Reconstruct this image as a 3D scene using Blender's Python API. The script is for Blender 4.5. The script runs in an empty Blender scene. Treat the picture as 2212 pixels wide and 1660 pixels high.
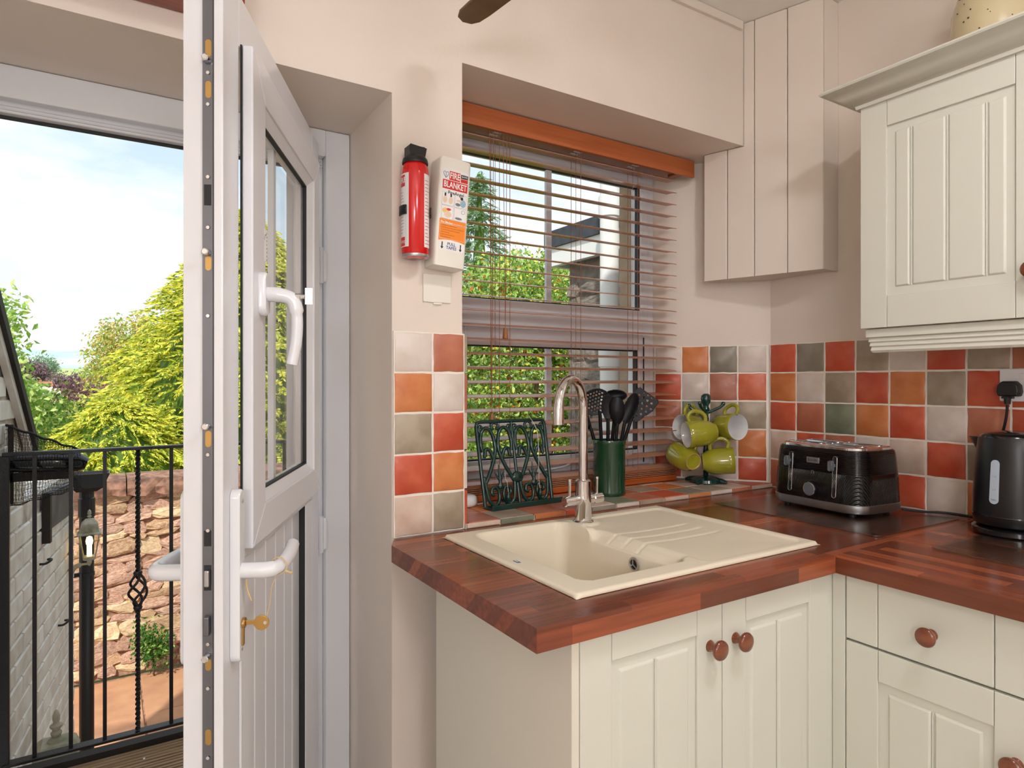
import bpy, bmesh, math, random
import numpy as np
from mathutils import Vector, Matrix
random.seed(7); rng = np.random.default_rng(7)
S = bpy.context.scene
C = S.collection
PI = math.pi
R = math.radians

# ---------------------------------------------------------------- camera, sky, sun, exposure
cam = bpy.data.cameras.new('camera'); camo = bpy.data.objects.new('camera', cam); C.objects.link(camo)
cam.sensor_width = 36; cam.lens = 36 * 1394 / 2212; cam.clip_start = .02; cam.clip_end = 5000
cam.shift_y = -4 / 2212
camo.location = (0, 0, 1.295); camo.rotation_euler = (R(90), 0, R(57.9 - 90))
S.camera = camo
S.view_settings.view_transform = 'Standard'; S.view_settings.look = 'None'
S.view_settings.exposure = 0.0; S.view_settings.gamma = 1.0; S.view_settings.use_curve_mapping = False

W = bpy.data.worlds.new('sky'); S.world = W; W.use_nodes = True
nt = W.node_tree; nt.nodes.clear()
def N(t, ty, **k):
    n = t.nodes.new(ty)
    for a, v in k.items():
        if a in n.inputs: n.inputs[a].default_value = v
        else: setattr(n, a, v)
    return n
o = N(nt, 'ShaderNodeOutputWorld'); bg = N(nt, 'ShaderNodeBackground'); bg.inputs['Strength'].default_value = 1.0
tc = N(nt, 'ShaderNodeTexCoord'); sp = N(nt, 'ShaderNodeSeparateXYZ'); nt.links.new(tc.outputs['Generated'], sp.inputs[0])
rp = N(nt, 'ShaderNodeValToRGB'); nt.links.new(sp.outputs['Z'], rp.inputs[0])
e = rp.color_ramp.elements; e[0].position = 0.0; e[0].color = (1.3, 1.3, 1.32, 1); e[1].position = .9; e[1].color = (.85, 1.0, 1.25, 1)
m = e.new(.16); m.color = (.84, .98, 1.1, 1); m = e.new(.40); m.color = (.60, .82, 1.02, 1)
nz = N(nt, 'ShaderNodeTexNoise'); nz.inputs['Scale'].default_value = 3.2; nz.inputs['Detail'].default_value = 9; nz.inputs['Roughness'].default_value = .55
mp = N(nt, 'ShaderNodeMapping'); mp.inputs['Scale'].default_value = (1, 1, 2.6); nt.links.new(tc.outputs['Generated'], mp.inputs[0]); nt.links.new(mp.outputs[0], nz.inputs['Vector'])
cr = N(nt, 'ShaderNodeValToRGB'); cr.color_ramp.elements[0].position = .42; cr.color_ramp.elements[1].position = .68
nt.links.new(nz.outputs['Fac'], cr.inputs[0])
mx = N(nt, 'ShaderNodeMixRGB'); mx.inputs[2].default_value = (1.25, 1.27, 1.3, 1)
nt.links.new(cr.outputs[0], mx.inputs[0]); nt.links.new(rp.outputs[0], mx.inputs[1]); nt.links.new(mx.outputs[0], bg.inputs[0]); nt.links.new(bg.outputs[0], o.inputs[0])

sun = bpy.data.lights.new('sun', 'SUN'); sun.energy = 4.2; sun.angle = R(2); sun.color = (1, .95, .86)
suno = bpy.data.objects.new('sun', sun); C.objects.link(suno)
suno.rotation_euler = Vector((.45, .62, -.74)).to_track_quat('-Z', 'Y').to_euler()

# ---------------------------------------------------------------- materials
def lin(c): return tuple((v / 255 / 12.92 if v / 255 <= .04045 else ((v / 255 + .055) / 1.055) ** 2.4) for v in c)
def lk(t, a, b): t.links.new(a, b)
MATS = {}
def mat(name, rgb, rough=.5, metal=0, var=0, scale=8, bump=0, bscale=60, rgb2=None, coat=0, spec=.5, rnd=0, detail=4, stretch=(1, 1, 1), trans=None, emit=None):
    """procedural: two colours mixed by noise, optional bump; rgb are sRGB 0-255"""
    if name in MATS: return MATS[name]
    m = bpy.data.materials.new(name); m.use_nodes = True; t = m.node_tree
    b = t.nodes['Principled BSDF']; c = lin(rgb)
    b.inputs['Roughness'].default_value = rough; b.inputs['Metallic'].default_value = metal
    b.inputs['Coat Weight'].default_value = coat; b.inputs['Coat Roughness'].default_value = .08
    b.inputs['Specular IOR Level'].default_value = spec
    if trans: b.inputs['Transmission Weight'].default_value = trans
    c2 = lin(rgb2) if rgb2 else tuple(min(1, v * (1 - var)) for v in c)
    c1 = c if rgb2 else tuple(min(1, v * (1 + var)) for v in c)
    tcn = N(t, 'ShaderNodeTexCoord'); mpn = N(t, 'ShaderNodeMapping'); mpn.inputs['Scale'].default_value = stretch
    lk(t, tcn.outputs['Object'], mpn.inputs[0]); vec = mpn.outputs[0]
    if rnd:
        oi = N(t, 'ShaderNodeObjectInfo'); ml = N(t, 'ShaderNodeMath', operation='MULTIPLY'); ml.inputs[1].default_value = 73.1
        lk(t, oi.outputs['Random'], ml.inputs[0]); ad = N(t, 'ShaderNodeVectorMath', operation='ADD'); lk(t, vec, ad.inputs[0]); lk(t, ml.outputs[0], ad.inputs[1]); vec = ad.outputs[0]
    col = None
    if var or rgb2:
        nz = N(t, 'ShaderNodeTexNoise'); nz.inputs['Scale'].default_value = scale; nz.inputs['Detail'].default_value = detail; lk(t, vec, nz.inputs['Vector'])
        r = N(t, 'ShaderNodeValToRGB'); r.color_ramp.elements[0].position = .35; r.color_ramp.elements[1].position = .65
        r.color_ramp.elements[0].color = (*c2, 1); r.color_ramp.elements[1].color = (*c1, 1)
        lk(t, nz.outputs['Fac'], r.inputs[0]); col = r.outputs[0]
        if rnd:
            hs = N(t, 'ShaderNodeHueSaturation'); mr = N(t, 'ShaderNodeMapRange'); mr.inputs['To Min'].default_value = 1 - rnd; mr.inputs['To Max'].default_value = 1 + rnd
            lk(t, oi.outputs['Random'], mr.inputs[0]); lk(t, mr.outputs[0], hs.inputs['Value']); lk(t, col, hs.inputs['Color']); col = hs.outputs[0]
        lk(t, col, b.inputs['Base Color'])
    else: b.inputs['Base Color'].default_value = (*c, 1)
    if bump:
        nb = N(t, 'ShaderNodeTexNoise'); nb.inputs['Scale'].default_value = bscale; nb.inputs['Detail'].default_value = 5; lk(t, vec, nb.inputs['Vector'])
        bp = N(t, 'ShaderNodeBump'); bp.inputs['Strength'].default_value = bump; bp.inputs['Distance'].default_value = .004
        lk(t, nb.outputs['Fac'], bp.inputs['Height']); lk(t, bp.outputs[0], b.inputs['Normal'])
    if emit:
        b.inputs['Emission Color'].default_value = (*lin(emit[0]), 1); b.inputs['Emission Strength'].default_value = emit[1]
    MATS[name] = m; return m

def glassmat(name, tint=(.985, .99, .99), rough=0.0, ior=1.2):
    m = bpy.data.materials.new(name); m.use_nodes = True; t = m.node_tree; t.nodes.clear()
    ou = N(t, 'ShaderNodeOutputMaterial'); tr = N(t, 'ShaderNodeBsdfTransparent'); tr.inputs[0].default_value = (*tint, 1)
    gl = N(t, 'ShaderNodeBsdfGlossy'); gl.inputs['Roughness'].default_value = rough; fr = N(t, 'ShaderNodeFresnel'); fr.inputs[0].default_value = ior
    geo = N(t, 'ShaderNodeNewGeometry'); iv = N(t, 'ShaderNodeMath', operation='SUBTRACT'); iv.inputs[0].default_value = 1; lk(t, geo.outputs['Backfacing'], iv.inputs[1]); mu = N(t, 'ShaderNodeMath', operation='MULTIPLY'); lk(t, fr.outputs[0], mu.inputs[0]); lk(t, iv.outputs[0], mu.inputs[1])
    mxs = N(t, 'ShaderNodeMixShader'); lk(t, mu.outputs[0], mxs.inputs[0]); lk(t, tr.outputs[0], mxs.inputs[1]); lk(t, gl.outputs[0], mxs.inputs[2]); lk(t, mxs.outputs[0], ou.inputs[0])
    MATS[name] = m; return m

def woodblock(name, axis):
    """walnut block laminate: staves of random length and tone running along axis"""
    m = bpy.data.materials.new(name); m.use_nodes = True; t = m.node_tree; b = t.nodes['Principled BSDF']
    tcn = N(t, 'ShaderNodeTexCoord'); sx = N(t, 'ShaderNodeSeparateXYZ'); lk(t, tcn.outputs['Object'], sx.inputs[0])
    run, acr = ('X', 'Y') if axis == 0 else ('Y', 'X')
    a = N(t, 'ShaderNodeMath', operation='ADD'); lk(t, sx.outputs[acr], a.inputs[0]); lk(t, sx.outputs['Z'], a.inputs[1])
    rowm = N(t, 'ShaderNodeMath', operation='DIVIDE'); lk(t, a.outputs[0], rowm.inputs[0]); rowm.inputs[1].default_value = .034
    fl = N(t, 'ShaderNodeMath', operation='FLOOR'); lk(t, rowm.outputs[0], fl.inputs[0])
    wn = N(t, 'ShaderNodeTexWhiteNoise', noise_dimensions='1D'); lk(t, fl.outputs[0], wn.inputs['W'])
    sh = N(t, 'ShaderNodeMath', operation='MULTIPLY_ADD'); lk(t, wn.outputs['Value'], sh.inputs[0]); sh.inputs[1].default_value = 2.3
    dv = N(t, 'ShaderNodeMath', operation='DIVIDE'); lk(t, sx.outputs[run], dv.inputs[0]); dv.inputs[1].default_value = .3
    lk(t, dv.outputs[0], sh.inputs[2]); f2 = N(t, 'ShaderNodeMath', operation='FLOOR'); lk(t, sh.outputs[0], f2.inputs[0])
    cb = N(t, 'ShaderNodeCombineXYZ'); lk(t, fl.outputs[0], cb.inputs[0]); lk(t, f2.outputs[0], cb.inputs[1])
    w2 = N(t, 'ShaderNodeTexWhiteNoise', noise_dimensions='3D'); lk(t, cb.outputs[0], w2.inputs['Vector'])
    cr = N(t, 'ShaderNodeValToRGB'); es = cr.color_ramp.elements; es[0].color = (*lin((106, 57, 39)), 1); es[1].color = (*lin((160, 88, 56)), 1)
    q = es.new(.35); q.color = (*lin((114, 58, 38)), 1); q = es.new(.7); q.color = (*lin((138, 70, 44)), 1)
    lk(t, w2.outputs['Value'], cr.inputs[0])
    mpn = N(t, 'ShaderNodeMapping'); mpn.inputs['Scale'].default_value = (5, 90, 90) if axis == 0 else (90, 5, 90); lk(t, tcn.outputs['Object'], mpn.inputs[0])
    nz = N(t, 'ShaderNodeTexNoise'); nz.inputs['Scale'].default_value = 1; nz.inputs['Detail'].default_value = 6; lk(t, mpn.outputs[0], nz.inputs['Vector'])
    r2 = N(t, 'ShaderNodeMapRange'); r2.inputs['From Min'].default_value = .3; r2.inputs['From Max'].default_value = .7; r2.inputs['To Min'].default_value = .78; r2.inputs['To Max'].default_value = 1.22; lk(t, nz.outputs['Fac'], r2.inputs[0])
    hs = N(t, 'ShaderNodeHueSaturation'); lk(t, cr.outputs[0], hs.inputs['Color']); lk(t, r2.outputs[0], hs.inputs['Value']); lk(t, hs.outputs[0], b.inputs['Base Color'])
    b.inputs['Roughness'].default_value = .22; b.inputs['Specular IOR Level'].default_value = .5
    MATS[name] = m; return m

def wavebump(name, rgb, rough, expr, freq, strength=.5):
    m = bpy.data.materials.new(name); m.use_nodes = True; t = m.node_tree; b = t.nodes['Principled BSDF']
    b.inputs['Base Color'].default_value = (*lin(rgb), 1); b.inputs['Roughness'].default_value = rough; b.inputs['Specular IOR Level'].default_value = .35; b.inputs['Coat Weight'].default_value = .25; b.inputs['Coat Roughness'].default_value = .06
    tcn = N(t, 'ShaderNodeTexCoord'); sx = N(t, 'ShaderNodeSeparateXYZ'); lk(t, tcn.outputs['Object'], sx.inputs[0])
    if expr == 'toaster':
        k = N(t, 'ShaderNodeMath', operation='GREATER_THAN'); k.inputs[1].default_value = .118; lk(t, sx.outputs['Z'], k.inputs[0])
        d = N(t, 'ShaderNodeMath', operation='MULTIPLY_ADD'); lk(t, sx.outputs['Z'], d.inputs[0]); d.inputs[1].default_value = .32
        s0 = N(t, 'ShaderNodeMath', operation='ADD'); lk(t, sx.outputs['Y'], s0.inputs[0]); lk(t, sx.outputs['X'], s0.inputs[1]); lk(t, s0.outputs[0], d.inputs[2])
        mxx = N(t, 'ShaderNodeMix'); lk(t, k.outputs[0], mxx.inputs[0]); lk(t, d.outputs[0], mxx.inputs[2]); lk(t, sx.outputs['Z'], mxx.inputs[3]); v = mxx.outputs[0]
    f = N(t, 'ShaderNodeMath', operation='MULTIPLY'); f.inputs[1].default_value = freq; lk(t, v, f.inputs[0])
    sn = N(t, 'ShaderNodeMath', operation='SINE'); lk(t, f.outputs[0], sn.inputs[0])
    bp = N(t, 'ShaderNodeBump'); bp.inputs['Strength'].default_value = strength; bp.inputs['Distance'].default_value = .0012; lk(t, sn.outputs[0], bp.inputs['Height']); lk(t, bp.outputs[0], b.inputs['Normal']); lk(t, bp.outputs[0], b.inputs['Coat Normal'])
    MATS[name] = m; return m

M = MATS
mat('paint', (229, 216, 203), .55, var=.02, scale=3, bump=.12, bscale=90)
mat('ceiling_paint', (240, 236, 226), .6)
mat('upvc', (226, 226, 229), .22, coat=.2)
mat('upvc_edge', (214, 214, 218), .25)
mat('gasket', (28, 30, 34), .6)
mat('cream', (213, 212, 198), .38, coat=.1)
mat('cream_edge', (220, 214, 198), .5)
mat('steel', (188, 188, 190), .32, metal=1)
mat('chrome', (225, 225, 226), .07, metal=1)
mat('strip_metal', (118, 119, 124), .36, metal=.85)
mat('brass', (196, 158, 96), .28, metal=1)
mat('blind_wood', (176, 88, 38), .4, rgb2=(158, 74, 30), scale=3, stretch=(1, 30, 30), detail=3)
mat('blind_slat', (178, 120, 88), .33, coat=.25)
mat('valance_wood', (190, 108, 62), .42, rgb2=(178, 96, 52), scale=4, stretch=(1, 25, 25))
mat('cord', (150, 92, 62), .8)
mat('tassel', (160, 102, 56), .5)
mat('red_wood', (150, 62, 28), .25, rgb2=(128, 48, 20), scale=5, stretch=(1, 20, 20), coat=.4)
mat('knob_wood', (132, 72, 42), .22, rgb2=(106, 52, 30), scale=14, stretch=(1, 1, 4), coat=.5)
mat('blade_wood', (108, 84, 58), .5, var=.1, scale=20)
mat('grout', (240, 234, 222), .8, var=.04, scale=30)
mat('ledge_grout', (205, 190, 168), .8, var=.06, scale=30)
mat('sink', (228, 217, 195), .42, var=.015, scale=900)
mat('black_gloss', (14, 14, 16), .14, coat=.4)
mat('black_satin', (20, 20, 22), .32)
mat('black_plastic', (24, 25, 27), .45)
mat('rubber', (22, 22, 24), .6)
mat('nylon', (16, 17, 19), .4, spec=.25)
mat('green_glaze', (22, 62, 38), .16, var=.1, scale=20, coat=.5)
mat('green_enamel', (8, 58, 52), .15, coat=.6)
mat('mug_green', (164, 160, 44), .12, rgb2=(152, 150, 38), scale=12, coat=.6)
mat('mug_white', (228, 228, 226), .15, coat=.5)
mat('mug_foot', (196, 150, 100), .6)
mat('iron_green', (8, 52, 46), .22, coat=.4)
mat('white_glaze', (238, 238, 236), .2)
mat('white_string', (225, 220, 205), .8)
mat('red_bead', (220, 30, 30), .3)
mat('jar', (206, 190, 152), .2, var=.05, scale=10, coat=.5)
mat('jar_speck', (60, 42, 28), .6)
mat('ext_red', (215, 18, 20), .16, coat=.5)
mat('label_white', (240, 238, 236), .35)
mat('label_red', (214, 42, 36), .4)
mat('label_orange', (244, 138, 34), .4)
mat('ink_black', (25, 25, 28), .5)
mat('ink_blue', (62, 84, 140), .5)
mat('ink_grey', (120, 122, 128), .5)
mat('ink_brown', (120, 66, 20), .5)
mat('skin_print', (232, 208, 180), .5)
mat('peach_print', (242, 190, 120), .5)
mat('blue_print', (150, 186, 206), .5)
mat('box_cream', (236, 232, 220), .4)
mat('twine', (205, 178, 130), .9)
mat('gauge', (176, 190, 202), .2, coat=.4)
mat('dial', (92, 100, 104), .35)
mat('socket_white', (236, 236, 238), .25)
mat('floor_tile', (200, 194, 186), .5, var=.1)
mat('fill_globe_glow', (255, 244, 228), .5, emit=((248, 249, 255), 27))  # glow of the added globes that stand in for camera flash
mat('fill_ceiling_glow', (255, 250, 244), .5, emit=((250, 249, 252), 74))  # glow of the added ceiling fill above the worktop
mat('iron_black', (26, 27, 30), .38, bump=.25, bscale=120)
mat('deck_wood', (190, 160, 122), .75, rgb2=(140, 112, 82), scale=3, stretch=(2, 60, 60), bump=.3, bscale=80, rnd=.12)
mat('dark_timber', (40, 34, 28), .7, var=.2)
mat('white_brick', (240, 236, 228), .7, rgb2=(216, 208, 196), scale=9, bump=.4, bscale=30, rnd=.05)
mat('white_mortar', (226, 220, 208), .8, rgb2=(160, 144, 126), scale=14)
mat('verge_black', (44, 42, 40), .7, var=.25, scale=8)
mat('slate_grey', (92, 96, 102), .6, rgb2=(60, 62, 66), scale=6, bump=.5, bscale=40)
mat('net_black', (22, 22, 22), .6)
mat('pipe_black', (30, 31, 33), .35)
mat('lantern_metal', (196, 190, 168), .5, rgb2=(120, 118, 92), scale=18)
mat('lantern_bulb', (255, 226, 170), .4, emit=((255, 214, 140), 5))
mat('stone_a', (212, 180, 144), .85, rgb2=(172, 134, 102), scale=14, bump=.9, bscale=28, rnd=.18)
mat('stone_b', (204, 170, 146), .85, rgb2=(164, 124, 104), scale=12, bump=.9, bscale=28, rnd=.18)
mat('stone_c', (228, 206, 170), .85, rgb2=(204, 170, 128), scale=12, bump=.9, bscale=28, rnd=.15)
mat('mortar', (182, 144, 118), .9, rgb2=(128, 94, 74), scale=20, bump=1, bscale=40)
mat('coping', (170, 128, 104), .85, rgb2=(104, 76, 62), scale=16, bump=1, bscale=22, rnd=.08)
mat('slab', (198, 150, 112), .8, rgb2=(180, 132, 100), scale=6, bump=.2, bscale=40, rnd=.06)
mat('concrete', (190, 184, 164), .85, rgb2=(140, 138, 110), scale=9, bump=.5, bscale=40)
mat('soil', (92, 96, 60), .95, rgb2=(70, 78, 40), scale=2)
mat('grey_stone', (146, 136, 124), .9, rgb2=(110, 102, 94), scale=8, bump=.9, bscale=26, rnd=.15)
mat('grey_mortar', (138, 128, 116), .9, rgb2=(100, 92, 84), scale=18, bump=.8, bscale=40)
mat('tan_stone', (178, 158, 134), .9, rgb2=(156, 134, 112), scale=12, bump=.6, bscale=30)
mat('felt', (62, 66, 72), .9, var=.2, scale=20)
mat('white_pipe', (228, 228, 224), .35)
mat('bark', (92, 72, 52), .9, var=.2)
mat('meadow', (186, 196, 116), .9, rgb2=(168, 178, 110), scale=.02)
mat('hazed_hill', (206, 216, 188), .95, rgb2=(158, 184, 182), scale=.014, stretch=(1, .4, 5), detail=8)  # aerial haze is painted into this pale blue-green hill colour
mat('house_white', (226, 222, 214), .8)
mat('roof_tile', (176, 112, 90), .8)
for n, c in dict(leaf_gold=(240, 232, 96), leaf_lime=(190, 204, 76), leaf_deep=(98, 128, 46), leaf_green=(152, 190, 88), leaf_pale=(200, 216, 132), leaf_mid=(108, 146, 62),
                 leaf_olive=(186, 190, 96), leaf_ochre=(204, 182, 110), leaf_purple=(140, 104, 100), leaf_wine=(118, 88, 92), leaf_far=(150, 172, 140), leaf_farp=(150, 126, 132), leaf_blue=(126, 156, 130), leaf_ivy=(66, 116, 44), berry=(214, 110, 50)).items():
    m_ = mat(n, c, .5, spec=.3)
    t_ = m_.node_tree; b_ = t_.nodes['Principled BSDF']; tl = N(t_, 'ShaderNodeBsdfTranslucent'); tl.inputs[0].default_value = (*lin(c), 1)
    ms = N(t_, 'ShaderNodeMixShader'); ms.inputs[0].default_value = .3; lk(t_, b_.outputs[0], ms.inputs[1]); lk(t_, tl.outputs[0], ms.inputs[2]); lk(t_, ms.outputs[0], t_.nodes['Material Output'].inputs[0])
glassmat('glass'); glassmat('board_glass', (.78, .82, .79), .25, 2.1); glassmat('lantern_glass', (.93, .93, .9))
woodblock('worktop_x', 0); woodblock('worktop_y', 1)
wavebump('toaster_black', (7, 7, 8), .14, 'toaster', 1500)
TC = dict(r=(208, 102, 72), o=(216, 140, 88), t=(194, 124, 96), c=(226, 214, 204), p=(220, 200, 184), k=(176, 162, 142), v=(152, 146, 132), g=(134, 140, 118), s=(214, 120, 88), b=(184, 122, 102))
TC2 = dict(r=(196, 80, 54), o=(202, 116, 62), t=(180, 104, 76), c=(214, 199, 186), p=(206, 178, 158), k=(156, 140, 118), v=(134, 126, 112), g=(116, 122, 100), s=(198, 96, 66), b=(166, 100, 80))
for k in TC: mat('tile_' + k, TC[k], .4, rgb2=TC2[k], scale=16, bump=.15, bscale=35, rnd=.05, coat=.08)

# ---------------------------------------------------------------- mesh helpers
class MB:
    def __init__(s): s.v = []; s.f = []; s.m = []
    def add(s, v, f, mi=0):
        o = len(s.v); s.v += [tuple(p) for p in v]; s.f += [tuple(i + o for i in q) for q in f]; s.m += [mi] * len(f); return s
    def box(s, x0, x1, y0, y1, z0, z1, mi=0):
        if x0 > x1: x0, x1 = x1, x0
        if y0 > y1: y0, y1 = y1, y0
        if z0 > z1: z0, z1 = z1, z0
        return s.add([(x, y, z) for z in (z0, z1) for y in (y0, y1) for x in (x0, x1)], [(0, 2, 3, 1), (4, 5, 7, 6), (0, 1, 5, 4), (2, 6, 7, 3), (0, 4, 6, 2), (1, 3, 7, 5)], mi)
    def prism(s, poly, z0, z1, mi=0):
        a = sum(poly[i][0] * poly[(i + 1) % len(poly)][1] - poly[(i + 1) % len(poly)][0] * poly[i][1] for i in range(len(poly)))
        if a < 0: poly = poly[::-1]
        n = len(poly); v = [(x, y, z0) for x, y in poly] + [(x, y, z1) for x, y in poly]
        return s.add(v, [tuple(range(n))[::-1], tuple(range(n, 2 * n))] + [(i, (i + 1) % n, (i + 1) % n + n, i + n) for i in range(n)], mi)
    def prism_dir(s, poly, fn, d0, d1, mi=0):
        """poly of 2D points, fn(a,b,d)->xyz, extruded d0..d1"""
        n = len(poly); v = [fn(a, b, d0) for a, b in poly] + [fn(a, b, d1) for a, b in poly]
        return s.add(v, [tuple(range(n))[::-1], tuple(range(n, 2 * n))] + [(i, (i + 1) % n, (i + 1) % n + n, i + n) for i in range(n)], mi)
    def loft(s, rings, cap=True, mi=0, closed=True):
        n = len(rings[0]); o = len(s.v)
        for r in rings: s.v += [tuple(p) for p in r]
        k = n if closed else n - 1
        for i in range(len(rings) - 1):
            for j in range(k):
                a = o + i * n + j; b = o + i * n + (j + 1) % n; s.f.append((a, b, b + n, a + n)); s.m.append(mi)
        if cap:
            s.f.append(tuple(o + j for j in range(n))[::-1]); s.f.append(tuple(o + (len(rings) - 1) * n + j for j in range(n))); s.m += [mi, mi]
        return s
    def lathe(s, prof, c=(0, 0, 0), n=24, axis='z', cap=True, mi=0, mtx=None):
        rings = []
        for r, h in prof:
            ring = []
            for j in range(n):
                a = 2 * PI * j / n; x, y = r * math.cos(a), r * math.sin(a)
                p = (x, y, h) if axis == 'z' else ((x, -h, y) if axis == '-y' else ((h, x, y) if axis == 'x' else ((-h, -x, y) if axis == '-x' else (x, h, -y))))
                if mtx is not None: p = tuple(mtx @ Vector(p))
                ring.append((p[0] + c[0], p[1] + c[1], p[2] + c[2]))
            rings.append(ring)
        return s.loft(rings, cap, mi)
    def tube(s, pts, r, n=8, mi=0, cap=True, flat=None):
        P = [Vector(p) for p in pts]; rr = r if isinstance(r, (list, tuple)) else [r] * len(P)
        rings = []; up = None
        for i, p in enumerate(P):
            d = (P[min(i + 1, len(P) - 1)] - P[max(i - 1, 0)]).normalized()
            if up is None: up = Vector((0, 0, 1)) if abs(d.z) < .9 else Vector((1, 0, 0))
            a = d.cross(up)
            if a.length < 1e-5: a = d.orthogonal()
            a.normalize(); b = a.cross(d).normalized(); up = b
            f = flat or 1
            rings.append([p + rr[i] * (math.cos(2 * PI * j / n) * a + f * math.sin(2 * PI * j / n) * b) for j in range(n)])
        return s.loft(rings, cap, mi)
    def sphere(s, c, r, n=12, k=8, sc=(1, 1, 1), mi=0):
        prof = [(max(1e-4, math.sin(PI * i / k)) * r, -math.cos(PI * i / k) * r) for i in range(k + 1)]
        o = len(s.v); s.lathe(prof, (0, 0, 0), n, mi=mi)
        for i in range(o, len(s.v)): x, y, z = s.v[i]; s.v[i] = (c[0] + x * sc[0], c[1] + y * sc[1], c[2] + z * sc[2])
        return s
    def xf(s, mtx): s.v = [tuple(mtx @ Vector(p)) for p in s.v]; return s
    def me(s, name):
        me = bpy.data.meshes.new(name); me.from_pydata(s.v, [], s.f)
        bm = bmesh.new(); bm.from_mesh(me); bmesh.ops.recalc_face_normals(bm, faces=bm.faces[:]); bm.to_mesh(me); bm.free()
        if any(s.m): me.polygons.foreach_set('material_index', s.m)
        return me
def smooth_path(pts, k=8):
    P = [Vector(p) for p in pts]; out = []
    for i in range(len(P) - 1):
        p0, p1, p2, p3 = P[max(i - 1, 0)], P[i], P[i + 1], P[min(i + 2, len(P) - 1)]
        for j in range(k):
            t = j / k; out.append(.5 * ((2 * p1) + (p2 - p0) * t + (2 * p0 - 5 * p1 + 4 * p2 - p3) * t * t + (3 * p1 - p0 - 3 * p2 + p3) * t ** 3))
    out.append(P[-1]); return out
def rrect(w, d, r, k=6):
    """rounded rectangle outline centred on the origin"""
    out = []
    for cx, cy, a0 in ((w / 2 - r, d / 2 - r, 0), (-w / 2 + r, d / 2 - r, 90), (-w / 2 + r, -d / 2 + r, 180), (w / 2 - r, -d / 2 + r, 270)):
        for i in range(k + 1): a = R(a0 + 90 * i / k); out.append((cx + r * math.cos(a), cy + r * math.sin(a)))
    return out
def wm(o):
    return (wm(o.parent) @ o.matrix_parent_inverse @ o.matrix_basis) if o.parent else o.matrix_basis.copy()
def link(name, me, mats, parent=None, world=True, smooth=None, bevel=0, seg=2, loc=None):
    if not isinstance(mats, (list, tuple)): mats = [mats]
    if not me.materials:
        for k in mats: me.materials.append(M[k])
    ob = bpy.data.objects.new(name, me); C.objects.link(ob)
    if loc is not None: ob.location = loc
    if parent:
        ob.parent = parent
        if world: ob.matrix_parent_inverse = wm(parent).inverted()
    if smooth is not None:
        me.polygons.foreach_set('use_smooth', [True] * len(me.polygons))
        me.set_sharp_from_angle(angle=R(smooth))
    if bevel:
        b = ob.modifiers.new('bevel', 'BEVEL'); b.width = bevel; b.segments = seg; b.limit_method = 'ANGLE'; b.angle_limit = R(40); b.harden_normals = False
    return ob
def obj(name, mb, mats, parent=None, world=True, smooth=None, bevel=0, seg=2): return link(name, mb.me(name), mats, parent, world, smooth, bevel, seg)
def tag(o, label, cat, group=None):
    o['label'] = label; o['category'] = cat
    if group: o['group'] = group
    return o
def thing(name, label, cat, loc=(0, 0, 0), rz=0, group=None):
    o = bpy.data.objects.new(name, None); C.objects.link(o); o.location = loc; o.rotation_euler = (0, 0, rz); o.empty_display_size = .05
    return tag(o, label, cat, group)
def struct(o, label=None):
    o['kind'] = 'structure'
    if label: o['label'] = label
    return o
def text(name, s, size, mtx, mt, parent, align='CENTER', bend=None, world=True, sx=1, bold=0):
    cu = bpy.data.curves.new(name, 'FONT'); cu.body = s; cu.size = size; cu.align_x = align; cu.align_y = 'CENTER'; cu.resolution_u = 2; cu.offset = bold
    tmp = bpy.data.objects.new('tmp', cu); me = bpy.data.meshes.new_from_object(tmp); bpy.data.objects.remove(tmp); bpy.data.curves.remove(cu)
    for v in me.vertices:
        p = Vector((v.co.x * sx, v.co.y, 0)); v.co = bend(p) if bend else mtx @ p
    me.name = name; me.materials.clear()
    return link(name, me, mt, parent, world)

# ---------------------------------------------------------------- room shell
YW, XB, ZC = 1.506, 2.08, 2.57
A0, A1 = Vector((2.076, 1.520)), Vector((1.822, 1.860))          # splayed right reveal of the window (wall face)
fl = struct(obj('floor', MB().box(-1.6, 2.3, -3.7, 1.86, -.1, 0), 'floor_tile'))
struct(obj('ceiling', MB().box(-1.6, 2.3, -3.7, 2.1, ZC, ZC + .15), 'ceiling_paint'))
struct(obj('wall_left', MB().box(-1.6, -1.5, -3.7, YW, 0, ZC), 'paint'))
struct(obj('wall_front', MB().box(-1.5, 2.2, -3.7, -3.6, 0, ZC), 'paint'))
wr = struct(obj('wall_right', MB().box(XB, XB + .12, -3.6, 1.515, 0, ZC), 'paint'))
DX0, DX1, DZ = -.36, .595, 2.01
w = MB()
w.box(-1.6, DX0, YW, 2.0, 0, ZC)
w.box(DX0, DX1, YW, 2.0, DZ, ZC)
w.prism([(DX1, YW), (.79, YW), (.842, 1.86), (.85, 2.0), (DX1, 2.0)], 0, ZC)
w.prism([(.79, YW), (XB, YW), (XB, 1.86), (.842, 1.86)], 0, .906)
w.prism([(.842, 1.86), (XB, 1.86), (XB, 2.0), (.85, 2.0)], 0, .93)
w.prism([(XB, 1.515), (A0.x, A0.y), (A1.x, A1.y), (1.80, 1.90), (1.79, 2.0), (2.6, 2.0), (2.6, 1.515)], .906, ZC)
w.prism([(.79, YW), (XB, YW), (XB, 1.515), (A0.x, A0.y), (A1.x, A1.y), (1.79, 2.0), (.85, 2.0), (.842, 1.86)], 2.135, ZC)
wb = struct(obj('wall_back', w, 'paint'))
obj('outer_jamb', MB().prism([(1.79, 1.905), (1.79, 2.02), (1.9, 2.02), (1.9, 2.001), (1.792, 2.001), (1.792, 1.905)], .93, 2.2), 'tan_stone', wb)

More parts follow.
